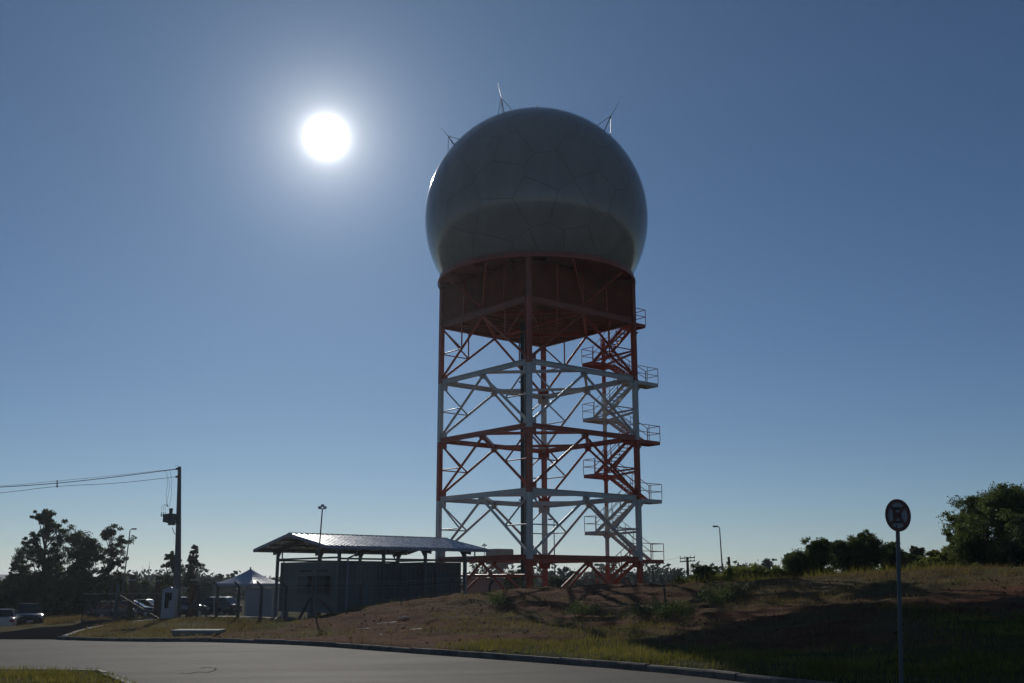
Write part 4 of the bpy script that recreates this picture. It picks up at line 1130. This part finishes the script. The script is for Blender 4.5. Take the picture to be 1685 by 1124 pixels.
# water tank
D = 104; t = thing('water_tank', 'elevated pale pink water tank on a narrow shaft behind the tower', 'water tank', (ax(822, D), D, hz(ax(822, D), D)))
def tb(px0, px1, py0, py1, dep, name, m='pinkwall', rz=.5):
    a, b = at(px0, py1, D), at(px1, py0, D); w = (b.x-a.x)
    X_ = V(math.cos(rz), math.sin(rz), 0); Y_ = V(-X_.y, X_.x, 0); k = w/(abs(math.cos(rz))+abs(math.sin(rz)))
    return MB().box(((a.x+b.x)/2, D, (a.z+b.z)/2), (k, k, b.z-a.z), 0, X_, Y_).build(name, M[m], t)
tb(799, 845, 905, 929, 3, 'tank'); tb(800.5, 843.5, 903.6, 905.2, 3, 'lid'); tb(808, 836, 929, 936, 3, 'tank_underside'); tb(815, 829, 936, 985, 3, 'shaft')
for k in (0, 1, 2, 3): 
    a = at(838, 936+k*10, D-1.2); MB().beam(a, a-V(0, 0, .5), .04, .04).build('access_ladder', M['galv'], t)
# concrete chamber and paved strip
D = 44.0; a, b = at(280, 1050, D), at(358, 1050, D)
t = thing('concrete_chamber', 'low rectangular concrete chamber with a slab lid in the turf by the road', 'chamber', ((a.x+b.x)/2, D+.6, gz((a.x+b.x)/2, D)))
zg = gz((a.x+b.x)/2, D); zt_ = zat(1040, D)
MB().box(((a.x+b.x)/2, D+.62, (zg-.2+zt_)/2), (b.x-a.x-.06, 1.15, zt_-zg+.2)).build('wall', M['concrete'], t)
MB().box(((a.x+b.x)/2, D+.62, zt_+.035), (b.x-a.x+.04, 1.27, .07)).build('lid', M['concrete'], t)
mb = MB(); pv = []
for n_ in np.linspace(.6, 5.6, 12):
    for off in (.6, 3.2):
        p = FC+AXB*FS*n_+AXA*off; pv.append(V(p.x, p.y, hz(p.x, p.y)+.07))
for i in range(11): mb.poly([pv[2*i], pv[2*i+1], pv[2*i+3], pv[2*i+2]][::-1])
tag(mb.build('paved_strip', M['concrete']), 'pale concrete strip inside the fence', kind='structure')
# far masts
for px, ptop, D, lab in ((243, 925, 420, 'taller thin lattice mast on the far hill'), (232, 932, 430, 'shorter thin lattice mast on the far hill')):
    x = ax(px, D, 0); zt_ = zat(ptop, D); t = thing('lattice_mast', lab, 'mast', (x, D, -1.6), group='far masts')
    w0 = .55
    for s in (-1, 1): MB().tube((x+s*w0, D, -1.6), (x+s*.15, D, zt_-1.5), .09, .06, n=5).build('leg', M['galv'], t)
    k = 12
    for i in range(k):
        u, v = i/k, (i+1)/k; L_ = lambda q, s: V(x+s*(w0+(.15-w0)*q), D, -1.6+(zt_-1.5+1.6)*q)
        MB().tube(L_(u, -1 if i % 2 else 1), L_(v, 1 if i % 2 else -1), .05, n=4).build('lattice', M['galv'], t)
    MB().tube((x, D, zt_-1.6), (x, D, zt_+.3), .06, n=5).build('antenna', M['galv'], t)

# ------------------------------------------------------------------ vehicles
def paint(name, c, metal=.3): return mat(name, c, .25, metal=metal, noise=.04, nscale=3, coat=.6)
def car(px, D, heading, m, label, kind='sedan', z=None):
    """built along local +x, heading in degrees from +X world; z from the ground"""
    x = ax(px, D, -1); z = hz(x, D) if z is None else z
    t = thing('parked_car' if kind != 'pickup' else 'pickup_truck', label, 'car' if kind != 'pickup' else 'pickup', (x, D, z), math.radians(heading), group='parked vehicles')
    L, W, H = {'sedan': (4.4, 1.72, 1.45), 'suv': (4.5, 1.8, 1.68), 'pickup': (5.2, 1.86, 1.80), 'hatch': (3.9, 1.68, 1.5)}[kind]
    hood = {'sedan': .92, 'suv': 1.06, 'pickup': 1.14, 'hatch': .95}[kind]; belt = hood+.02
    gc = .22 if kind in ('sedan', 'hatch') else .32
    h = L/2
    st = [(-h, .80, gc+.22, hood-.12), (-h+.12, .93, gc+.08, hood-.02), (-h+.6, 1, gc, belt), (-.6, 1, gc, belt), (.7, 1, gc, belt), (h-.9, .98, gc, hood-.02), (h-.25, .93, gc+.05, hood-.12), (h-.04, .82, gc+.16, hood-.26)]
    mb = MB(); rings = []
    for sx, wf, z0, z1 in st:
        w = W/2*wf; mid = (z0+z1)/2
        rings.append([(sx, -w*.9, z0), (sx, -w, z0+.12), (sx, -w, mid+.1), (sx, -w*.95, z1-.05), (sx, -w*.8, z1+.01), (sx, 0, z1+.04), (sx, w*.8, z1+.01), (sx, w*.95, z1-.05), (sx, w, mid+.1), (sx, w, z0+.12), (sx, w*.9, z0)])
    k = 11; pts = [p for r_ in rings for p in r_]; fs = []
    for i in range(len(rings)-1):
        fs += [(i*k+j, (i+1)*k+j, (i+1)*k+(j+1) % k, i*k+(j+1) % k) for j in range(k)]
    fs += [tuple(range(k)), tuple(range((len(rings)-1)*k, len(rings)*k))[::-1]]
    mb.faces(pts, fs); body = mb.build('body', m, t, local=True, auto=35)
    if kind == 'pickup': c0, c1, r0, r1 = -.75, 1.35, -.55, .55
    elif kind == 'suv': c0, c1, r0, r1 = -h+.18, 1.15, -h+.5, .35
    elif kind == 'hatch': c0, c1, r0, r1 = -h+.2, 1.15, -h+.75, .25
    else: c0, c1, r0, r1 = -h+.75, 1.15, -.95, .25
    wb, wt = W/2*.93, W/2*.72
    B_ = lambda s, xx: V(xx, s*wb, belt-.01); T_ = lambda s, xx: V(xx, s*wt, H)
    cab = MB(); P_ = [B_(-1, c0), B_(-1, c1), B_(1, c1), B_(1, c0), T_(-1, r0), T_(-1, r1), T_(1, r1), T_(1, r0), V(r0+.1, 0, H+.03), V(r1-.1, 0, H+.03)]
    cab.faces(P_, [(0, 1, 5, 4), (2, 3, 7, 6), (1, 2, 6, 5), (3, 0, 4, 7), (4, 5, 9, 8), (5, 6, 9), (6, 7, 8, 9), (7, 4, 8)]); cb = cab.build('cabin', m, t, local=True)
    def win(a, b, c, d, name):
        ce = (a+b+c+d)/4; n_ = (b-a).cross(d-a).normalized()
        if n_.dot(ce-V(0, 0, 1)) < 0: n_ = -n_
        MB().poly([ce+(p-ce)*.88+n_*.012 for p in (a, b, c, d)]).build(name, M['glass'], cb, local=True)
    win(P_[1], P_[2], P_[6], P_[5], 'windscreen'); win(P_[3], P_[0], P_[4], P_[7], 'rear_window')
    for s, (a, b, c, d) in ((-1, (P_[0], P_[1], P_[5], P_[4])), (1, (P_[3], P_[2], P_[6], P_[7]))):
        m0, m1 = a.lerp(b, .5), d.lerp(c, .5)
        win(a.lerp(b, .04), m0, m1, d.lerp(c, .04), 'side_window'); win(m0, b.lerp(a, .04), c.lerp(d, .04), m1, 'side_window')
        MB().box((c1-.25, s*(W/2+.08), belt+.08), (.12, .2, .14)).build('mirror', m, t, local=True)
        for xx in (-.3, .6): MB().box((xx, s*(W/2*.985+.012), hood-.16), (.16, .03, .03)).build('door_handle', M['chrome'], t, local=True)
        MB().box((h-.17, s*W*.36, hood-.27), (.2, .38, .15)).build('headlight', M['lamp'], t, local=True)
        MB().box((-h+.06, s*W*.38, hood-.22), (.16, .26, .18)).build('tail_light', M['tail'], t, local=True)
    rw = .31 if kind in ('sedan', 'hatch') else .37
    for sx in (-h+.85, h-.85):
        for s in (-1, 1):
            c_ = V(sx, s*(W/2-.10), rw); w_ = MB().tube(c_-V(0, .1, 0), c_+V(0, .1, 0), rw, n=18).build('wheel', M['tyre'], t, local=True)
            MB().tube(c_+V(0, s*.095, 0), c_+V(0, s*.112, 0), rw*.62, n=14).build('rim', M['rim'], w_, local=True)
    MB().box((h-.05, 0, hood-.36), (.08, W*.42, .16)).build('grille', M['black'], t, local=True)
    MB().box((h-.02, 0, gc+.25), (.14, W*.84, .2)).build('bumper', M['black'] if kind == 'pickup' else m, t, local=True)
    MB().box((-h+.0, 0, gc+.25), (.14, W*.84, .2)).build('bumper', m, t, local=True)
    MB().box((h+.06, 0, gc+.27), (.02, .42, .13)).build('number_plate', M['plate'], t, local=True)
    MB().box((-h-.04 if kind != 'sedan' else -h-.005, 0, hood-.35), (.06, .42, .13)).build('number_plate', M['plate'], t, local=True)
    if kind == 'pickup':
        for s in (-1, 1): MB().beam((-.7, s*wt*.9, H+.06), (.4, s*wt*.9, H+.06), .04, .04).build('roof_rail', M['chrome'], t, local=True)
        for s in (-1, 1): MB().beam((-h+.1, s*W*.42, belt+.08), (-.85, s*W*.42, belt+.08), .05, .05).build('bed_rail', M['black'], t, local=True)
    return t
P = {'white': paint('white_car_paint', (.55, .53, .52), .1), 'black': paint('black_car_paint', (.012, .013, .018), .2), 'silver': paint('silver_car_paint', (.10, .10, .11), .4), 'dark': paint('dark_car_paint', (.02, .025, .03), .3), 'teal': paint('pale_car_paint', (.13, .16, .17), .3)}
def zpx(py, D): return zat(py, D)
car(45, 80, -62, P['black'], 'black pickup parked on the grass at the far left facing the road', 'pickup', zpx(1034, 80))
car(5, 76, 112, P['white'], 'white sedan cut off by the left edge of the picture', 'sedan', zpx(1037, 76))
car(183, 92, 40, P['silver'], 'silver car seen through the left gate leaf', 'hatch', zpx(1019, 92))
car(216, 96, 8, P['dark'], 'dark car behind the middle of the right gate leaf', 'sedan', zpx(1016, 96))
car(240, 104, -10, P['teal'], 'pale car parked furthest behind the right gate leaf', 'sedan', zpx(1012, 104))
car(352, 84, 165, P['dark'], 'dark hatchback parked under the tent behind the fence', 'hatch', zpx(1015, 84))
car(300, 82, 20, P['silver'], 'small grey car between the utility pole and the timber pillar', 'hatch', zpx(1016, 82))

# ------------------------------------------------------------------ vegetation
rng = np.random.default_rng(11)
def leaves(cent, rad, per, size, flat=.75, seed=0):
    """cent (n,3), rad (n,) clump radii -> quad mesh arrays of leaf cards"""
    r_ = np.random.default_rng(seed)
    n_ = len(cent)*per
    ci = np.repeat(np.arange(len(cent)), per)
    v = np.clip(r_.normal(size=(n_, 3)), -1.9, 1.9)
    p = cent[ci] + v*(.56*rad[ci])[:, None]*np.array([1, 1, flat])
    a = r_.normal(size=(n_, 3)); a /= np.linalg.norm(a, axis=1)[:, None]
    b = np.cross(a, r_.normal(size=(n_, 3))); b /= np.linalg.norm(b, axis=1)[:, None]
    s = size*(.6+.8*r_.random(n_))[:, None]
    a = a*s*.5; b = b*s*.27
    vt = np.stack([p-a, p+b*.9-a*.1, p+a, p-b*.9+a*.1], 1).reshape(-1, 3)
    return vt, np.arange(n_*4).reshape(-1, 4)
def tree(px, D, ptop, pw, label, name='tree', m='leaf_dark', clumps=26, per=260, size=.2, crown0=.35, zb=None, seed=1, lean=0.0, group=None, crad=.16, cat='tree', flat=.75, shape='round', trunk=.02):
    """pw: crown width in photo pixels"""
    r_ = random.Random(seed)
    x = ax(px, D, 0); z = hz(x, D) if zb is None else zb
    zt_ = zat(ptop, D); H = zt_-z; W = pw/FPX*D*CP
    t = thing(name, label, cat, (x, D, z), group=group)
    tm = MB(); rb_ = H*trunk+.03
    spine = [V(x, D, z-.2)]
    for i in range(1, 6):
        u = i/5; spine.append(V(x+lean*u*H+r_.uniform(-.03, .03)*H*.5, D+r_.uniform(-.03, .03)*H*.5, z+H*.82*u))
    for i in range(5): tm.tube(spine[i], spine[i+1], rb_*(1-i*.17), rb_*(1-(i+1)*.17), n=7, caps=False)
    cents, rads = [], []
    for i in range(clumps):
        u = (i+.5)/clumps if shape != 'round' else r_.random()
        if shape == 'round':
            e = math.sin(math.pi*(.12+.80*u)); hh = crown0+(1-crown0)*u
        elif shape == 'tall':
            e = (.45+.55*math.sin(math.pi*(u*.9+.05)))*r_.uniform(.5, 1.1); hh = crown0+(1-crown0)*u
        else:
            u = r_.random()**.8; e = math.sqrt(max(0, 1-u*u))*.95+.1; hh = .02+.92*u
        a = r_.uniform(0, 2*math.pi); rad_ = W/2*e*math.sqrt(r_.random())*.92
        cr = crad*W*r_.uniform(.6, 1.25)
        c_ = V(x+lean*hh*H+rad_*math.cos(a), D+rad_*math.sin(a), z+H*hh-cr*flat*.8)
        if c_.z+cr*flat > zt_: c_.z = zt_-cr*flat*r_.uniform(.9, 1.1)
        cents.append(tuple(c_)); rads.append(cr)
        sp_ = spine[max(1, min(4, int((hh-.22)*6)))]
        mid = sp_.lerp(c_, .55)+V(0, 0, -.05*H*r_.random())
        tm.tube(sp_, mid, rb_*.33, rb_*.2, n=5, caps=False); tm.tube(mid, c_, rb_*.2, rb_*.07, n=5, caps=False)
    tm.build('trunk', M['bark'], t, smooth=True)
    cents = np.array(cents); rads = np.array(rads)
    g_ = np.random.default_rng(seed+999); K = 7
    off = g_.normal(size=(len(cents), K, 3))*(rads*.62)[:, None, None]*np.array([1, 1, flat])
    c2 = (cents[:, None]+off).reshape(-1, 3); r2 = np.repeat(rads, K)*g_.uniform(.22, .55, len(rads)*K)
    c2[:, 2] = np.minimum(c2[:, 2], zt_-r2*flat*.5); c2[:, 2] = np.maximum(c2[:, 2], z+.15)
    v_, q_ = leaves(c2, r2*1.12, max(16, int(2.6*per/K)), size*.72, flat, seed)
    np_mesh('crown', v_, quads=q_, mat=M[m], parent=t)
    return t
# left group
GL = 'dark trees beyond the gate'
tree(67, 98, 838, 78, 'tallest dark eucalyptus of the group at the left', 'eucalyptus_tree', 'leaf_euc', 34, 330, .24, .30, -2.0, 3, group=GL, shape='tall', crad=.15)
tree(122, 97, 876, 66, 'rounded dark tree between the two tall eucalyptus at the left', 'broadleaf_tree', 'leaf_dark', 30, 420, .24, .18, -1.9, 5, group=GL, crad=.2)
tree(176, 99, 863, 62, 'slender airy eucalyptus nearest the lamp post at the left', 'eucalyptus_tree', 'leaf_euc', 26, 260, .22, .28, -1.8, 8, group=GL, shape='tall', crad=.15)
tree(30, 103, 905, 60, 'lower branch-heavy dark tree at the left edge of the tall eucalyptus', 'broadleaf_tree', 'leaf_dark', 22, 380, .24, .1, -2.0, 13, group=GL, crad=.2)
tree(279, 104, 907, 36, 'small dark tree directly left of the utility pole', 'broadleaf_tree', 'leaf_dark', 20, 340, .22, .15, -1.2, 21, group=GL, crad=.2)
tree(314, 104, 898, 30, 'slim dark tree directly right of the utility pole', 'broadleaf_tree', 'leaf_euc', 22, 260, .22, .25, -1.2, 22, group=GL, shape='tall', crad=.2)
tree(384, 150, 935, 17, 'tiny far tree just left of the tent peak', 'small_tree', 'leaf_far', 9, 160, .3, .45, -1.4, 23, group=GL, crad=.25)
for i, (px, D, pt, pw, lab) in enumerate([(8, 92, 948, 56, 'low dark shrub behind the pickup at the left edge'), (50, 95, 938, 62, 'dense dark shrub behind the pickup roof'), (98, 93, 944, 60, 'dense dark shrub left of the left gate leaf'),
        (140, 96, 938, 56, 'dense dark shrub behind the left gate leaf'), (186, 100, 944, 52, 'dense dark shrub at the foot of the lamp post'), (236, 118, 955, 60, 'far low shrub seen over the right gate leaf'), (270, 112, 950, 50, 'dark shrub behind the meter box'),
        (330, 110, 953, 44, 'dark shrub right of the timber pillar')]):
    tree(px, D, pt, pw, lab, 'shrub', 'leaf_dark', 32, 330, .24, .05, None, 60+i, group='shrubs beyond the gate', crad=.19, cat='shrub', shape='bush', trunk=.012)
# right group
GR = 'trees and bushes on the right bank'
tree(1682, 54, 802, 180, 'large green tree at the right edge of the picture', 'broadleaf_tree', 'leaf_mid', 80, 520, .17, .05, None, 31, group=GR, crad=.15, trunk=.016)
tree(1640, 57, 818, 104, 'full green tree directly behind the narrow tree at the right edge', 'broadleaf_tree', 'leaf_mid', 50, 420, .16, .03, None, 35, group=GR, crad=.16, trunk=.014)
tree(1600, 56, 843, 66, 'narrow green tree left of the large tree at the right edge', 'broadleaf_tree', 'leaf_mid', 30, 300, .15, .10, None, 32, group=GR, shape='tall', crad=.17, trunk=.014)
tree(1715, 50, 850, 110, 'leafy shrub tree cut off by the right edge', 'broadleaf_tree', 'leaf_dark', 36, 380, .16, .03, None, 33, group=GR, crad=.18, trunk=.014)
for i, (px, D, pt, pw, m, lab) in enumerate([(1318, 62, 902, 72, 'leaf_mid', 'leftmost leafy bush of the thicket on the right bank'), (1352, 61, 886, 66, 'leaf_mid', 'second bush from the left in the thicket on the right bank'), (1392, 62, 887, 78, 'leaf_mid', 'middle bush of the thicket on the right bank'),
        (1432, 61, 874, 74, 'leaf_mid', 'tallest feathery bush of the thicket left of the sign'), (1468, 63, 893, 66, 'leaf_mid', 'dark bush directly behind the sign pole'), (1517, 70, 897, 34, 'leaf_dark', 'small round dark tree just right of the sign pole'),
        (1500, 66, 908, 60, 'leaf_mid', 'low bush right of the sign pole')]):
    tree(px, D, pt, pw, lab, 'bush', m, 40, 330, .15, .04, None, 80+i, group='thicket on the right bank', crad=.17, cat='bush', shape='bush', trunk=.011)
for i, (px, D, pt, pw, m, lab) in enumerate([(1160, 66, 925, 56, 'leaf_mid', 'round green bush right of the far pole with cross arms'), (1204, 64, 934, 66, 'leaf_lime', 'yellow green shrub under the leaning pole'), (1242, 63, 930, 70, 'leaf_lime', 'bright green shrub left of the thicket'), (1280, 62, 932, 56, 'leaf_lime', 'bright green shrub touching the thicket'),
        (1546, 62, 905, 60, 'leaf_lime', 'pale yellow green tall grass shrub between sign and large tree'), (1574, 60, 900, 54, 'leaf_lime', 'pale shrub at the foot of the narrow tree'), (1120, 72, 946, 40, 'leaf_mid', 'low bush right of the tower base'), (850, 84, 935, 64, 'leaf_dark', 'dark shrub behind the tower near leg'), (918, 92, 946, 44, 'leaf_dark', 'dark bush seen through the tower base')]):
    tree(px, D, pt, pw, lab, 'bush', m, 34, 300, .15, .03, None, 100+i, group='shrubs near the tower', crad=.17, cat='bush', shape='bush', trunk=.01)
# far tree line: separate crowns over one massed wood
far_specs = [(845, 160, 938), (868, 170, 944), (905, 165, 940), (928, 150, 934), (948, 155, 938), (975, 165, 941), (1008, 170, 944), (1032, 168, 940), (1056, 160, 939), (1092, 165, 942), (1112, 160, 940), (1222, 150, 925), (1262, 145, 921), (1286, 150, 930), (1245, 155, 930), (358, 180, 945), (345, 170, 947), (398, 190, 949)]
flabs = ['far tree at the left of the tower base opening', 'far tree behind the tower near leg', 'far tree right of the tower near leg', 'far palm-like tree in the middle of the tower base', 'far tree before the stair platform', 'far tree behind the stair platform', 'far tree behind the lowest stair flight', 'far tree left of the right tower leg', 'far tree just right of the right tower leg', 'far dark tree left of the pole with cross arms', 'far dark tree touching the pole with cross arms', 'far tree top over the yellow green shrub', 'far tree top left of the thicket', 'far tree top touching the thicket', 'far tree top right of the leaning pole', 'far tree left of the tent', 'far tree right of the timber pillar', 'far tree behind the tent']
for i, ((px, D, pt), lab) in enumerate(zip(far_specs, flabs)):
    tree(px, D, pt, R.uniform(22, 36), lab, 'far_tree', 'leaf_far', 10, 150, .42, .1, None, 200+i, group='far tree line', crad=.26, cat='tree')
ctr = []; rad_ = []
for i in range(900):
    px = rng.uniform(-250, 1950); D = rng.uniform(170, 330); x = ax(px, D, 0); hh = rng.uniform(1.5, 4.6)*(.6+.7*fbm(np.array([px*.01]), np.array([2.0]), 77, 2)[0])
    zg = float(G(np.array([x]), np.array([D]))[0])
    for k in range(2): ctr.append((x+rng.normal()*1.2, D, zg+hh*(.3+.6*k)-.6)); rad_.append(rng.uniform(1.5, 2.8))
v_, q_ = leaves(np.array(ctr), np.array(rad_), 60, 1.0, .7, 501)
tag(np_mesh('far_woodland', v_, quads=q_, mat=M['leaf_far']), 'dark wood along the horizon', 'woodland', kind='stuff')
# hills
hx = np.linspace(-1600, 1600, 160); prof_ = 2+11*np.clip(fbm(hx*.0032+5, hx*0, 61, 4)-.38, 0, 1)*1.6
hv, hf = [], []
for k, (yy, f) in enumerate(((1180, 0), (1220, .45), (1300, 1), (1400, .8), (1600, 0))):
    for i, xx in enumerate(hx): hv.append((xx, yy, -2+f*prof_[i]*(1+.4*(xx < -200)+.0)))
for k in range(4):
    for i in range(159): hf.append((k*160+i, k*160+i+1, (k+1)*160+i+1, (k+1)*160+i))
tag(np_mesh('hills', hv, quads=hf, mat=M['hill'], smooth=True), 'low wooded hills on the horizon', kind='structure')

# thin air haze round the whole place, sky outside it
hb = MB(); hb.box((0, 34, 17.5), (8400, 8400, 43.0))
hm_ = bpy.data.materials.new('thin_haze'); hm_.use_nodes = True; ht = hm_.node_tree; ht.nodes.clear()
pv_ = N(ht, 'ShaderNodeVolumePrincipled'); pv_.inputs['Color'].default_value = (.80, .88, 1, 1); pv_.inputs['Density'].default_value = HAZE; pv_.inputs['Anisotropy'].default_value = .55
ho = N(ht, 'ShaderNodeOutputMaterial'); ht.links.new(pv_.outputs[0], ho.inputs['Volume'])
tag(hb.build('haze', hm_), 'thin pale haze in the air', kind='stuff')

# small things on the bank
def shrublet(px, py, D, w, h, m, label, seed):
    x = ax(px, D, 0); z = hz(x, D); t = thing('weed_clump', label, 'weed', (x, D, z), group='weeds on the bank')
    r_ = random.Random(seed); st = MB(); cs = []
    for k in range(9):
        a = r_.uniform(0, 6.28); q_ = V(x+math.cos(a)*w/2*r_.random(), D+math.sin(a)*w/2*r_.random(), z+h*r_.uniform(.4, .95)); st.tube((x, D, z-.05), q_, .012, .005, n=4); cs.append(tuple(q_))
    st.build('stem', M['bark'], t); cs = np.array(cs)
    v_, q_ = leaves(cs, np.full(len(cs), w*.22), 110, .08, .7, seed); np_mesh('foliage', v_, quads=q_, mat=M[m], parent=t)
for i, a in enumerate([(1075, 1030, 37, 1.5, .55, 'leaf_dark', 'dark weed clump left of the leaning stake'), (1120, 1034, 36.5, 1.2, .5, 'leaf_mid', 'weed clump at the foot of the leaning stake'), (1172, 1004, 42, 1.7, .85, 'leaf_mid', 'taller weed clump right of the leaning stake'), (960, 1020, 41, 1.2, .45, 'leaf_mid', 'weed clump in the middle of the red bank'), (820, 1010, 46, 1.4, .4, 'leaf_mid', 'weed clump below the tower near leg'), (1210, 995, 44, 1.4, .6, 'leaf_dark', 'weed clump at the edge of the dome shadow')]):
    shrublet(*a, 300+i)
D = 38.5; x = ax(1099, D, .5); z = hz(x, D); zt_ = zat(963, D)
t = thing('wooden_stake', 'thin leaning wooden stake standing on the red bank', 'stake', (x, D, z))
MB().tube((x, D, z-.2), (ax(1093, D, 1.8), D+.1, zt_), .045, .035, n=7).build('shaft', M['bark'], t); MB().lathe((ax(1093, D, 1.8), D+.1, zt_-.1), [(.04, 0), (.052, 0), (.052, .03), (.04, .03)], 7).build('wire_wrap', M['galv'], t)
def scrap(px, D, w, l, label, seed, rz):
    r_ = random.Random(seed); x = ax(px, D, 0); z = hz(x, D)
    n_ = 6; P_ = []
    for i in range(n_+1):
        for j in range(n_+1):
            u, v = i/n_-.5, j/n_-.5; a = u*l*(1+r_.uniform(-.1, .1)); b = v*w*(1+r_.uniform(-.25, .25))
            xx, yy = x+a*math.cos(rz)-b*math.sin(rz), D+a*math.sin(rz)+b*math.cos(rz)
            P_.append(V(xx, yy, hz(xx, yy)+.015+r_.random()*.045))
    mb = MB(); mb.faces(P_, [(i*(n_+1)+j, (i+1)*(n_+1)+j, (i+1)*(n_+1)+j+1, i*(n_+1)+j+1) for i in range(n_) for j in range(n_)])
    o = mb.build('plastic_scrap', M['plastic'], None); tag(o, label, 'litter', 'litter on the bank')
scrap(685, 38.2, .2, .42, 'crumpled white plastic scrap on the turf below the red bank', 1, .2)
scrap(637, 43.5, .10, .8, 'long pale plastic strip on the red bank before the shelter', 2, .6)
scrap(598, 42, .07, .45, 'short pale plastic strip at the left of the red bank', 3, .5)
scrap(664, 44.5, .07, .5, 'small pale plastic strip right of the long strip on the bank', 4, .6)
scrap(625, 36.2, .10, .16, 'small white scrap near the kerb below the bank', 5, .1)

# grass blades
def blades(n, xr, yr, dens, hmin, hmax, wid, m, name, label, seed, island=False):
    r_ = np.random.default_rng(seed)
    x = r_.uniform(*xr, n); y = r_.uniform(*yr, n)
    keep = r_.random(n) < dens(x, y); x, y = x[keep], y[keep]
    z = (G(x, y)+.10+(fbm(x*1.2, y*1.2, 5, 4)-.5)*.08) if island else height(x, y)
    k = len(x); h = r_.uniform(hmin, hmax, k)*(.6+.8*fbm(x*.7, y*.7, seed, 3)); a = r_.uniform(0, 2*np.pi, k)
    w = wid*(.7+.6*r_.random(k)); ln = r_.normal(size=(k, 2))*.35*h[:, None]
    v = np.empty((k, 3, 3))
    v[:, 0] = np.c_[x-np.cos(a)*w, y-np.sin(a)*w, z-.02]; v[:, 1] = np.c_[x+np.cos(a)*w, y+np.sin(a)*w, z-.02]; v[:, 2] = np.c_[x+ln[:, 0], y+ln[:, 1], z+h]
    tag(np_mesh(name, v.reshape(-1, 3), tris=np.arange(k*3).reshape(-1, 3), mat=M[m]), label, 'grass', kind='stuff')
def clods(n, seed):
    r_ = np.random.default_rng(seed); x = r_.uniform(-13, 20, n); y = r_.uniform(24, 60, n)
    g, d = cover(x, y); k = (kerb_dist(x, y) > 1.2) & (g < .45) & (fbm(x*.5, y*.5, 15, 3) > .42); x, y = x[k], y[k]
    z = height(x, y); k = len(x); s_ = .012+.05*r_.random(k)**3
    base = np.array([(1, 0, 0), (-1, 0, 0), (0, 1, 0), (0, -1, 0), (0, 0, .8), (0, 0, -.8)], float)
    a = r_.uniform(0, 6.28, k); ca_, sa_ = np.cos(a), np.sin(a)
    v = base[None]*(s_[:, None, None])*r_.uniform(.6, 1.3, (k, 6, 1))
    v = np.stack([v[..., 0]*ca_[:, None]-v[..., 1]*sa_[:, None], v[..., 0]*sa_[:, None]+v[..., 1]*ca_[:, None], v[..., 2]], -1) + np.c_[x, y, z+s_*.2][:, None]
    t_ = np.array([(0, 2, 4), (2, 1, 4), (1, 3, 4), (3, 0, 4), (2, 0, 5), (1, 2, 5), (3, 1, 5), (0, 3, 5)])
    tag(np_mesh('soil_clods', v.reshape(-1, 3), tris=(t_[None]+np.arange(k)[:, None, None]*6).reshape(-1, 3), mat=M['clod']), 'loose clods and stones over the red bank', 'soil', kind='stuff')
clods(7000, 6)
def d_green(x, y):
    g, d = cover(x, y); k = kerb_dist(x, y)
    return np.clip((g-.22)*1.5, 0, 1)*(k > .35)*(~drive_mask(x, y))*(.15+.85*sstep(.35, .6, fbm(x*.8, y*.8, 71, 3)))
def d_dry(x, y):
    g, d = cover(x, y); k = kerb_dist(x, y)
    return np.clip((d-.25)*1.3, 0, 1)*(k > .4)*(~drive_mask(x, y))*(.1+.9*sstep(.4, .62, fbm(x*.5, y*.5, 81, 3)))
blades(230000, (-24, 16), (17, 36), d_green, .05, .19, .010, 'grass', 'grass', 'short green grass along the road edge and bank', 1)
blades(120000, (-24, 40), (36, 62), d_green, .06, .2, .014, 'grass', 'grass', 'green grass tufts over the upper bank', 2)
blades(220000, (-26, 40), (26, 62), d_dry, .08, .28, .013, 'dry', 'dry_grass', 'dry straw coloured grass on the bank crest and by the gate', 3)
blades(90000, (-17, -4.5), (14, 26), lambda x, y: island_in(x, y)*(.3+.7*sstep(.35, .6, fbm(x*.8, y*.8, 71, 3))), .04, .13, .008, 'grass', 'grass', 'short green grass on the near left verge', 4, True)
blades(50000, (-44, -28), (62, 92), lambda x, y: .8*(~drive_mask(x, y))*((842.5+FPX*x/(y*CP)) > 80), .15, .5, .02, 'dry', 'dry_grass', 'tall dry grass left of the driveway behind the cars', 5)
blades(60000, (9, 44), (54, 78), lambda x, y: .7*sstep(.35, .6, fbm(x*.3, y*.3, 91, 3)), .2, .7, .02, 'grass', 'grass', 'tall green grass behind the bank crest', 6)
